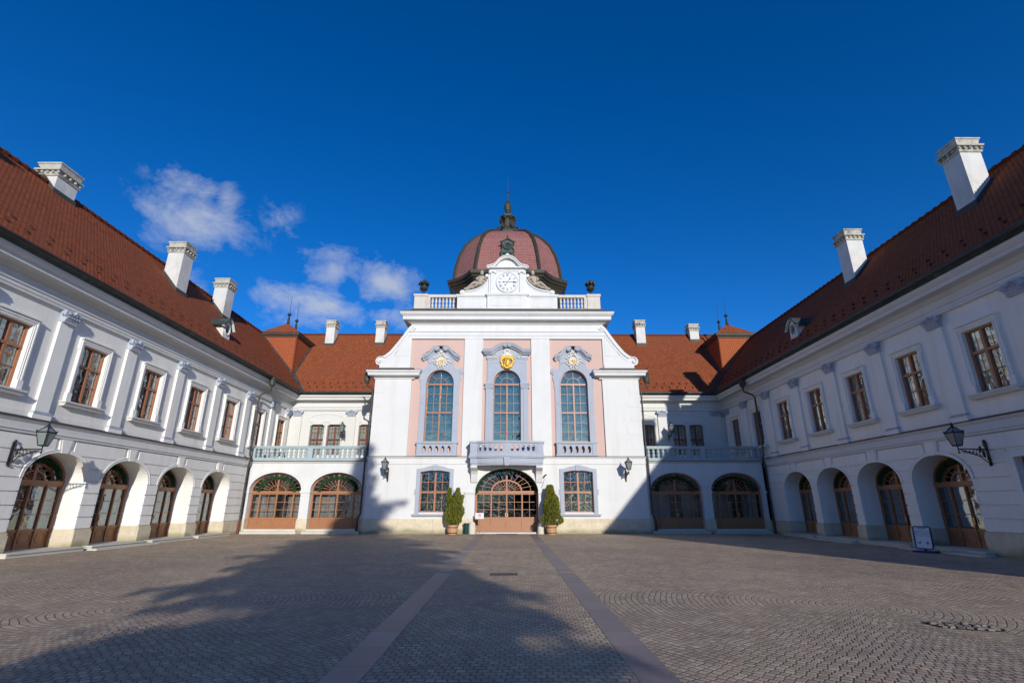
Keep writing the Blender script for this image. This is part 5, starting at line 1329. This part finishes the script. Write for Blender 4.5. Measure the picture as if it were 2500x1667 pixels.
for sx in (-1, 1):
    o = figure('statue', F_, E_, None, (X0 + sx * 1.98, D + .30, 17.66), sx > 0, 'weathered stone figure reclining on the gable scroll %s of the clock' % ('left' if sx < 0 else 'right'))
    d = MB(); gg = random.Random(11)
    for i in range(26):
        t = i / 25; d.sph((sx * (.05 + t * 1.2), -.1 + gg.uniform(-.06, .08), .16 - t * .42 + gg.uniform(-.06, .08)), gg.uniform(.08, .15), 7, 5, 1.5, .8, .7)
    for i in range(10): d.sph((sx * (-.35 + .08 * i), .0, .5 + gg.uniform(-.1, .1) - abs(i - 4) * .03), gg.uniform(.06, .1), 6, 4, 1, 1, 1.6)
    d.build('drapery', STAT, o, smooth=True)
    h = MB(); h.sph((sx * -.02, -.03, 1.24), .145, 9, 6, 1, 1, .9); h.build('hair', STAT, o, smooth=True)

# ------------------------------------------------------------------ urns
def urn():
    o = empty('urn', (0, 0, 0)); b = MB(); b.box(-.22, .22, -.22, .22, 0, .08); b.lathe([(.2, .08), (.17, .14), (.09, .2), (.07, .3), (.12, .36), (.1, .4)], (0, 0, 0), 14); b.build('foot', BRZ, o, smooth=True)
    m = MB(); m.lathe([(.08, .38), (.2, .44), (.29, .56), (.3, .66), (.2, .78), (.2, .86), (.28, .92), (.38, .97), (.40, 1.02), (.3, 1.05), (.1, 1.06)], (0, 0, 0), 16)
    for k in range(12): a = 2 * pi * k / 12; m.tube([(.1 * cos(a), .1 * sin(a), .4), (.22 * cos(a), .22 * sin(a), .46), (.305 * cos(a), .305 * sin(a), .58)], .035, 5)
    m.build('bowl', BRZ, o, smooth=True)
    f = MB(); g = random.Random(4)
    for k in range(40): a = g.uniform(0, 2 * pi); r = g.uniform(0, .3); f.sph((r * cos(a), r * sin(a), 1.06 + (.3 - r) * .9 * g.random()), g.uniform(.05, .09), 6, 4)
    for k in range(8): a = 2 * pi * k / 8; f.sph((.36 * cos(a), .36 * sin(a), .95), .09, 6, 4, 1, 1, 1.3)
    f.build('stone_flowers', BRZ, o, smooth=True); return o
u1 = urn(); u1.location = (X0 - 6.38, D + .26, 16.9); tag(u1, 'dark bronze flower urn on the roof balustrade with clouds behind', 'urn', 'urns on the roof balustrade')
u2 = copy_tree(u1, None, (X0 + 6.38, D + .26, 16.9)); u2['label'] = 'dark bronze flower urn on the roof balustrade against clear sky'

# ------------------------------------------------------------------ wall lamps
def lamp(arm, sc_=1.0):
    o = empty('wall_lamp', (0, 0, 0)); b = MB()      # local: wall at y=0, arm towards -y, lantern base at z=0 top of arm
    b.box(-.05, .05, -.03, 0, -.55, .25); b.sph((0, -.05, .28), .05, 8, 5); b.sph((0, -.04, -.56), .045, 8, 5)
    b.tube([(0, 0, .0), (0, -arm, .0)], .022, 6)
    b.tube([(0, -.02, -.5), (0, -.12, -.46), (0, -.3, -.28), (0, -.55 * arm, -.14), (0, -arm * .92, -.04)], .018, 6)
    for k in range(7):
        t = k / 6; y = -.1 - t * (arm - .3); r = .13 * (1 - t * .6); cz_ = -.03 - r
        b.tube([(0, y + r * cos(q) * .9, cz_ + r * sin(q)) for q in [i * pi / 5 + .5 * k for i in range(8)]], .013, 5)
    for k in range(5): b.sph((.03 * (-1) ** k, -.08 - .05 * k, -.35 + .1 * k), .045, 6, 4, .6, 1, 1.4)
    b.tube([(0, -.06, .05), (.0, -.12, .16), (0, -.05, .26)], .018, 5)
    b.tube([(0, -arm, -.12), (0, -arm, .12)], .02, 6); b.sph((0, -arm, -.13), .035, 6, 4); b.build('bracket', IRON, o)
    f = MB(); w0, w1, h = .10, .195, .46; z0 = .12
    c0 = [(-w0, -w0), (w0, -w0), (w0, w0), (-w0, w0)]; c1 = [(-w1, -w1), (w1, -w1), (w1, w1), (-w1, w1)]
    P = lambda c, z: [(x, y - arm, z) for x, y in c]
    lo_, hi_ = P(c0, z0), P(c1, z0 + h); top = [(x * .25, y * .25 - arm, z0 + h + .2) for x, y in c1]
    for i in range(4):
        f.tube([lo_[i], hi_[i]], .017, 4); f.tube([lo_[i], lo_[(i + 1) % 4]], .02, 4); f.tube([hi_[i], hi_[(i + 1) % 4]], .02, 4); f.tube([hi_[i], top[i]], .015, 4); f.sph((hi_[i][0], hi_[i][1], hi_[i][2] + .05), .028, 6, 4)
    f.lathe([(.075, z0 + h + .17), (.075, z0 + h + .21), (.04, z0 + h + .24), (.05, z0 + h + .28), (.02, z0 + h + .32), (.025, z0 + h + .35), (.001, z0 + h + .4)], (0, -arm, 0), 8); f.box(-w0, w0, -arm - w0, -arm + w0, z0 - .02, z0)
    f.build('lantern_frame', IRON, o)
    g = MB(); k = .93; a0 = [(x * k, y * k - arm, z0 + .01) for x, y in c0]; a1 = [(x * k, y * k - arm, z0 + h) for x, y in c1]; a2 = [(x * .25, y * .25 - arm, z0 + h + .18) for x, y in c1]
    g._prism(a0, a1); g._prism(a1, a2); g.build('lantern_glass', LGL, o)
    return o
lm = lamp(1.05)
GRP = 'iron wall lamps round the courtyard'
sp = [((XLW + X0 + 0.0, 17.85, 3.6), pi / 2, 'black lantern on long scroll bracket, on the sunlit arcade wing'),
      ((XRW + X0, 18.15, 3.66), -pi / 2, 'black lantern on long scroll bracket, on the shaded arcade wing'),
      ((X0 - 7.95, D + YF, 3.83), 0, 'wall lantern on the white facade beside the blurred tree shadow'),
      ((X0 + 7.98, D + YF, 3.83), 0, 'wall lantern on the white facade with its own sharp shadow beside it'),
      ((X0 - 12.75, D + YB, 7.0), 0, 'small lantern between sunlit upper windows above the terrace balustrade'),
      ((X0 + 12.75, D + YB, 7.0), 0, 'small lantern between shaded upper windows above the terrace balustrade')]
for i, (l, rz, lb) in enumerate(sp):
    o = lm if i == 0 else copy_tree(lm); o.location = l; o.rotation_euler = (0, 0, rz); tag(o, lb, 'lamp', GRP)

# ------------------------------------------------------------------ garlands
def blades(m, c, n, L_, w, g, up=.0):
    for _ in range(n):
        d = Vector((g.gauss(0, 1), g.gauss(0, 1), g.gauss(0, 1) + up)).normalized(); s = d.cross(Vector((g.gauss(0, 1), g.gauss(0, 1), g.gauss(0, 1)))).normalized() * w
        a = Vector(c); l = L_ * g.uniform(.6, 1.2); o = len(m.v); m.v += [tuple(a - s * .4), tuple(a + d * l * .5 + s), tuple(a + d * l), tuple(a + d * l * .5 - s)]; m.f.append((o, o + 1, o + 2, o + 3))
def garland(half, rise, z, y, t0=0, t1=pi, seed=1):
    g = random.Random(seed); m = MB(); pts = [(-half * cos(t0 + (t1 - t0) * i / 60), y, z + rise * sin(t0 + (t1 - t0) * i / 60)) for i in range(61)]
    m.tube(pts, .045, 6)
    for p in pts:
        for _ in range(3): q = (p[0] + g.uniform(-.06, .06), p[1] + g.uniform(-.05, .04), p[2] + g.uniform(-.06, .06)); blades(m, q, 8, .12, .022, g)
    return m
g1 = garland(.95, .72, 2.68, .80, .05, pi - .05, 1).mesh('garland', FIR); g2 = garland(1.2, .82, 2.7, .28, .0, pi, 2).mesh('garland', FIR); g3 = garland(2.02, 1.50, 2.56, .4, -.0, pi, 3).mesh('garland', FIR)
GL_ = {0: ['green garland over the nearest arched door of the sunlit wing', 'green garland over the sunlit wing door with a double step', 'green garland over the third nearest arched door of the sunlit wing',
           'green garland over the farthest arched door of the sunlit wing'],
       1: ['dark garland over the nearest arched door of the shaded wing', 'dark garland over the shaded wing door just behind the sign board', 'dark garland over the third nearest arched door of the shaded wing', 'dark garland over the farthest arched door of the shaded wing']}
for i, (fr, u) in enumerate(gar_spots):
    o = bpy.data.objects.new('garland', g1); COL.objects.link(o); o.location = Vector((X0, D, 0)) + Vector(fr[0]) + Vector((cos(fr[1]) * u, sin(fr[1]) * u, 0)); o.rotation_euler = (0, 0, fr[1])
    tag(o, GL_[i // 4][i % 4], 'garland', 'fir garlands over the arched doors')
for a, lb in zip(link_spots, ('garland over the fully sunlit wide arched door below the terrace', 'garland over the wide arched door crossed by the tree shadow', 'dark garland over the shaded wide arched door beside the central block', 'dark garland over the shaded wide arched door beside the wing')):
    o = bpy.data.objects.new('garland', g2); COL.objects.link(o); o.location = (X0 + a, D, 0); tag(o, lb, 'garland', 'fir garlands over the arched doors')
o = bpy.data.objects.new('garland', g3); COL.objects.link(o); o.location = (X0, D, 0); tag(o, 'large garland round the main entrance arch under the balcony', 'garland', 'fir garlands over the arched doors')

# ------------------------------------------------------------------ potted thujas
def pot_tree(loc, H, twin, seed, label):
    o = empty('potted_conifer', loc); g = random.Random(seed); tag(o, label, 'potted tree', 'conifers in barrels beside the entrance')
    b = MB(); n = 20
    for k in range(n):
        a0, a1 = 2 * pi * k / n + .012, 2 * pi * (k + 1) / n - .012; pr = [(.29, 0), (.315, .14), (.33, .3), (.33, .56)]
        vs = [(r * cos(a), r * sin(a), z) for r, z in pr for a in (a0, a1)] + [((r - .03) * cos(a), (r - .03) * sin(a), z) for r, z in pr for a in (a0, a1)]
        fs = [(2 * i, 2 * i + 1, 2 * i + 3, 2 * i + 2) for i in range(3)] + [(8 + 2 * i, 8 + 2 * i + 2, 8 + 2 * i + 3, 8 + 2 * i + 1) for i in range(3)] + [(6, 7, 15, 14)]
        b.add(vs, fs)
    b.build('barrel', BARW, o); h = MB()
    for z, r in ((.1, .318), (.42, .338)): h.lathe([(r, z - .022), (r + .006, z - .022), (r + .006, z + .022), (r, z + .022)], (0, 0, 0), 24)
    h.build('hoop', IRON, o); MB().lathe([(.001, .5), (.3, .5), (.3, .46)], (0, 0, 0), 16).build('soil', SOIL, o)
    MB().tube([(0, 0, .45), (.02, 0, 1.2), (0, .02, H * .85)], [.05, .04, .015], 7).build('trunk', BARK, o)
    m = MB()
    def rad(t): return .37 * min(1, (t / .10 + .45)) * (1 - max(0, t - .5) ** 1.5 * 2.7) if not twin else .33 * min(1, (t / .08 + .55)) * (1 - max(0, t - .88) ** 1.0 * 2.2)
    lob = [(g.uniform(0, 2 * pi), g.uniform(0, 1), g.uniform(.08, .2)) for _ in range(34)]
    for _ in range(4800):
        t = g.random() ** .9; z = .56 + t * (H - .56); a = g.uniform(0, 2 * pi); R = rad(t)
        for la, lt, lr in lob:
            dd = (1 - cos(a - la)) * 2 + ((t - lt) * 5) ** 2
            if dd < 1: R += lr * (1 - dd) * .65
        cx = 0
        if twin and t > .80: 
            sgn = -1 if cos(a) < 0 else 1; cx = sgn * .15; R = min(R, .22 * (1 - (t - .8) * 2.2) + .05)
        r = R * (1 - g.random() ** 2.2 * .45)
        p = Vector((cx + r * cos(a), r * .82 * sin(a), z)); d = Vector((cos(a) * .5, sin(a) * .5, 1.0 + g.uniform(-.3, .3))).normalized()
        s = d.cross(Vector((g.gauss(0, 1), g.gauss(0, 1), g.gauss(0, 1)))).normalized() * .032; l = g.uniform(.09, .17); k = len(m.v)
        m.v += [tuple(p), tuple(p + d * l * .5 + s), tuple(p + d * l), tuple(p + d * l * .5 - s)]; m.f.append((k, k + 1, k + 2, k + 3))
    m.build('foliage', LF, o); return o
pot_tree((X0 - 3.42, D - .95, 0), 2.74, True, 5, 'broad flat topped conifer in a wooden barrel beside the green bin')
pot_tree((X0 + 2.86, D - .95, 0), 2.92, False, 9, 'pointed conifer in a wooden barrel by the main door')

# ------------------------------------------------------------------ small things by the door
m = MB(); m.lathe([(.135, 0), (.15, .05), (.15, .52), (.17, .60), (.185, .64), (.185, .66), (.15, .64), (.14, .3)], (0, 0, 0), 18)
o = m.build('litter_bin', GRN, smooth=True); o.location = (X0 - 2.58, D - .6, 0); tag(o, 'dark green round litter bin beside the main door', 'bin')
MB().lathe([(.001, .6), (.15, .6), (.15, .58)], (0, 0, 0), 16).build('liner', BLK, o)
for i, (sx, lb) in enumerate(((-1, 'worn guard stone at the door arch behind the small sign stand'), (1, 'worn guard stone at the door arch beside the pointed conifer'))):
    m = MB(); P = [(.30, 0), (.29, .35), (.25, .62), (.17, .72)]; vs = []; N = 12
    for r, z in P:
        for k in range(N): a = 2 * pi * k / N; q = 1 + .06 * sin(3 * a + z * 4); vs.append((r * .8 * q * cos(a), r * .75 * q * sin(a), z))
    m.add(vs, [(j * N + k, j * N + (k + 1) % N, (j + 1) * N + (k + 1) % N, (j + 1) * N + k) for j in range(3) for k in range(N)] + [tuple(3 * N + k for k in range(N))])
    o = m.build('guard_stone', STEP, smooth=True); o.location = (X0 + sx * 2.22, D - .38, 0); tag(o, lb, 'guard stone', 'guard stones at the main door')
o = empty('sign_stand', (X0 - 1.72, D - .9, 0)); tag(o, 'small white no smoking sign on a thin brass stand', 'sign')
m = MB(); m.tube([(0, 0, .02), (0, 0, .95)], .014, 8); m.lathe([(.14, 0), (.14, .02), (.03, .05), (.014, .08)], (0, 0, 0), 14); m.build('post', BRASS, o, smooth=True)
b = MB().box(-.27, .27, -.02, .0, .93, 1.29).build('board', WHP, o); m = MB(); m.ring([(.07 * cos(t), 1.15 + .07 * sin(t)) for t in [i * pi / 12 for i in range(25)]], [(.095 * cos(t), 1.15 + .095 * sin(t)) for t in [i * pi / 12 for i in range(25)]], -.025, -.021)
m.bar((-.055, 1.2), (.055, 1.1), .02, -.027, -.022); m.build('prohibition_ring', REDP, b); m = MB(); m.box(-.05, .03, -.0235, -.021, 1.142, 1.156); m.box(-.12, .12, -.0235, -.021, 1.0, 1.008); m.build('cigarette_mark', BLK, b)
for q in (-1, 1): pass
o = MB().box(-.68, .68, -.30, .30, 0, .018).build('door_mat', BLK); o.location = (X0 + .05, D - .75, .003); tag(o, 'dark flat door mat before the main entrance', 'mat')
# cameras beside the balcony
o = MB().tube([(0, 0, 0), (0, -.18, 0)], .02, 6).build('security_camera', IRON); o.location = (X0 + 2.52, D + YF, 3.62); tag(o, 'two small black cameras on a bracket beside the balcony', 'camera')
m = MB(); m.tube([(0, -.15, .0), (.12, -.28, .06)], .045, 8); m.tube([(0, -.15, -.03), (-.06, -.3, -.08)], .04, 8); m.build('camera_body', BLK, o, smooth=True)
m = MB(); m.tube([(0, -.02, 0), (-.03, -.02, -.3), (-.12, -.02, -.6), (-.22, -.02, -.78)], .012, 5); m.build('cable', BLK, o)
# plaques and bracket lights on the back walls
# A board at the right wing
o = empty('menu_board', (16.05, 20.55, 0), radians(-90 + 26)); tag(o, 'navy framed sign board with printed white panel before the shaded wing', 'sign board')
w, h = .31, .96; m = MB(); R = .09
def rr(w, z0, z1, R, k=0):
    p = []
    for cx, cz_, a0 in ((w - R, z1 - R, 0), (-w + R, z1 - R, pi / 2), (-w + R, z0 + R, pi), (w - R, z0 + R, 3 * pi / 2)):
        for i in range(5): a = a0 + i * pi / 8; p.append((cx + (R - k) * cos(a), cz_ + (R - k) * sin(a)))
    return p
ou, inn = rr(w, .12, h, R), rr(w, .12, h, R, .04); m.ring(inn + [inn[0]], ou + [ou[0]], -.03, .02); T = Matrix.Rotation(radians(-6), 4, 'X'); m.tx(T); m.build('frame', NAVY, o)
m = MB(); m.pxz(inn, -.012, .008); m.tx(T); b = m.build('panel', WHP, o)
m = MB(); y = -.0135; g = random.Random(8)
m.box(-.16, .16, y, y + .001, .88, .905); m.box(-.12, .12, y, y + .001, .84, .856); m.box(-.24, .26, y, y + .001, .755, .772)
for z in (.71, .685, .66, .62, .595):
    x = -.25
    while x < .22: l = g.uniform(.03, .1); m.box(x, x + l, y, y + .001, z, z + .009); x += l + .02
for cx in (-.13, .13): 
    for k in range(5): a = g.uniform(0, 6.28); m.bar((cx + .06 * cos(a), .36 + .07 * sin(a)), (cx - .05 * cos(a + .6), .36 - .05 * sin(a)), .018, y, y + .001)
m.tx(T); m.build('print', INK, b)
m = MB(); m.box(-.34, .34, -.22, .34, 0, .07); m.box(-.04, .04, .0, .06, .05, .16); m.build('foot', NAVY, o)
# drains and loose paving
m = MB(); 
for k in range(9): m.box(-.30 + k * .072, -.268 + k * .072, -.16, .16, 0, .012)
m.box(-.36, -.33, -.2, .2, 0, .012); m.box(.33, .36, -.2, .2, 0, .012); m.box(-.33, .33, .17, .2, 0, .012); m.box(-.33, .33, -.2, -.17, 0, .012)
o = m.build('drain_grate', IRON); o.location = (-.12, 14.25, .002); tag(o, 'small slotted drain grate in the courtyard paving', 'drain'); MB().box(-.33, .33, -.17, .17, -.03, .003).build('dark_sheet', BLK, o)  # black slab level with the paving, painted darkness below the slots
m = MB(); g = random.Random(12)
o = empty('loose_paving_patch', (6.76, 8.27, 0), -.5); o.scale = (.62, .72, 1); tag(o, 'sunken patch of loose cobbles with dark gaps in the courtyard', 'paving patch')
dark_sheet = MB(); pts = [(.75 * cos(2 * pi * i / 22) * (1 + g.uniform(-.12, .12)), .36 * sin(2 * pi * i / 22) * (1 + g.uniform(-.15, .15))) for i in range(22)]; dark_sheet.pxy(pts, .002, .006); dark_sheet.build('gap', BLK, o)  # flat black sheet on the ground painting the shade between the cobbles
for i in range(8):
    for j in range(4):
        x, y = -.62 + i * .17 + g.uniform(-.025, .025), -.24 + j * .15 + g.uniform(-.02, .02)
        if (x / .74) ** 2 + (y / .36) ** 2 > .95: continue
        q = MB(); s = .064; q._prism([(-s, -s, 0), (s, -s * .9, 0), (s * .95, s, 0), (-s, s * .9, 0)], [(-s * .85, -s * .85, .025), (s * .85, -s * .8, .03), (s * .8, s * .85, .022), (-s * .85, s * .8, .026)])
        m.merge(q, Matrix.Translation((x, y, g.uniform(-.01, .012))) @ Matrix.Rotation(g.uniform(-.5, .5), 4, 'Z') @ Matrix.Rotation(g.uniform(-.15, .15), 4, 'X'))
COB = mk('loose_cobble', (.21, .175, .15), var=.45, vs=5, bump=.4); m.build('cobbles', COB, o)
# fallen leaves
m = MB(); g = random.Random(31)
for _ in range(90):
    x, y = g.uniform(-16.5, -6), g.uniform(14, 30); a = g.uniform(0, 6.28); l = g.uniform(.05, .09); k = len(m.v)
    m.v += [(x, y, .006), (x + l * cos(a) + .02, y + l * sin(a), .02), (x + 1.6 * l * cos(a), y + 1.6 * l * sin(a), .008), (x + l * cos(a), y + l * sin(a) + .03, .012)]; m.f.append((k, k + 1, k + 2, k + 3))
o = m.build('fallen_leaves', MOSS, kind='stuff'); tag(o, 'scattered brown dry leaves on the paving before the sunlit wing', 'leaves')

# ------------------------------------------------------------------ trees behind the camera (their shadows fall into the court)
def spruce(loc, H, prof, n, seed, label, gaps=(), extra=(), step=(.24, .42)):
    o = empty('spruce_tree', loc); tag(o, label, 'tree', 'spruces at the open side of the court'); g = random.Random(seed)
    MB().tube([(0, 0, 0), (.1, 0, H * .5), (0, 0, H * .97)], [.35, .2, .04], 10).build('trunk', BARK, o)
    def R(z):
        for (z0, r0), (z1, r1) in zip(prof[:-1], prof[1:]):
            if z0 <= z <= z1: return r0 + (r1 - r0) * (z - z0) / (z1 - z0)
        return 0
    def open_(p):
        u, w = p.x + .29 * p.y, p.z + .29 * p.y
        for (ax, az, bx, bz, r) in gaps:
            dx, dz = bx - ax, bz - az; t = max(0, min(1, ((u - ax) * dx + (w - az) * dz) / (dx * dx + dz * dz)))
            if (u - ax - dx * t) ** 2 + (w - az - dz * t) ** 2 < (r * g.uniform(.6, 1.25)) ** 2: return True
        return False
    m = MB(); br = MB(); todo = []; z = prof[0][0]
    while z < H - .3:
        for j in range(7 if R(z) > 1.2 else 5):
            a = g.uniform(0, 2 * pi); r = R(z) * g.choice((.7, .85, .95, 1.0, 1.05, 1.22)); todo.append((z + g.uniform(-.1, .1), Vector((r * cos(a), r * sin(a), z - r * g.uniform(.12, .3))), r))
        z += g.uniform(*step)
    for z, q, r in extra: todo.append((z, Vector(q), r))
    for z, p1, r in todo:
        br.tube([(0, 0, z), tuple(p1)], [.05, .012], 4); a = atan2(p1.y, p1.x)
        for _ in range(int(n * r)):
            t = g.uniform(.06, 1.03); w = .30 * (1.2 - t * .75); p = Vector((0, 0, z)).lerp(p1, t) + Vector((g.gauss(0, w * .7), g.gauss(0, w * .7), -abs(g.gauss(0, .13))))
            if gaps and open_(p): continue
            d = Vector((cos(a) + g.gauss(0, .5), sin(a) + g.gauss(0, .5), -.5)).normalized(); s = d.cross(Vector((g.gauss(0, 1), g.gauss(0, 1), g.gauss(0, 1)))).normalized() * .06; l = g.uniform(.2, .42); q = len(m.v)
            m.v += [tuple(p), tuple(p + d * l * .5 + s), tuple(p + d * l), tuple(p + d * l * .5 - s)]; m.f.append((q, q + 1, q + 2, q + 3))
    br.build('branches', BARK, o); m.build('crown', SPR, o); return o
GAPS = ((-1.6, 6.3, .2, 6.7, .16), (-3.2, 7.15, -1.4, 7.6, .2), (-1.4, 7.6, .3, 8.1, .12), (-2.6, 10.2, -.8, 10.6, .18))
spruce((4.9, -16, 0), 20.8, [(2.0, 2.6), (8, 2.65), (10, 2.75), (12.8, 2.9), (14.5, 1.8), (17, 1.1), (20.8, .1)], 70, 2, 'tall dark spruce behind the viewer whose shadow crosses the courtyard',
       GAPS, ((16.3, (2.7, 0, 16.7), 3.0), (16.0, (1.9, .2, 16.2), 2.4), (13.2, (-3.4, 0, 12.8), 3.4), (11.0, (-4.2, 0, 10.3), 4), (8.9, (-4.4, 0, 8.2), 4)), (.18, .32))
spruce((2.9, -14, 0), 12.6, [(1.5, 2.4), (9, 2.3), (11, 1.4), (12.6, .1)], 60, 9, 'shorter spruce behind the viewer, nearer to the sunlit wing', ((-3, 6.6, 2.5, 7.1, .18),))
# far-off wood at the open end of the park: it only shows in the window panes
g = random.Random(77); m = MB()
for i in range(26):
    cx, cy, H = -95 + i * 7.6 + g.uniform(-2, 2), -92 + g.uniform(-8, 8), g.uniform(11, 18); m.tube([(cx, cy, 0), (cx + .3, cy, H * .7)], [.35, .12], 6)
    for _ in range(330):
        a, q = g.uniform(0, 2 * pi), g.random() ** .5; z = g.uniform(.22, 1); r = q * 4.2 * sin(pi * (z * .8 + .12)) + .3; p = Vector((cx + r * cos(a), cy + r * sin(a), H * z))
        d = Vector((g.gauss(0, 1), g.gauss(0, 1), g.gauss(0, 1))).normalized(); t = d.cross(Vector((g.gauss(0, 1), g.gauss(0, 1), g.gauss(0, 1)))).normalized() * .45; k = len(m.v)
        m.v += [tuple(p - t), tuple(p + d * .6), tuple(p + t), tuple(p - d * .6)]; m.f.append((k, k + 1, k + 2, k + 3))
tag(m.build('far_wood', SPR, kind='stuff'), 'distant wood closing the park behind the viewer', 'woods')
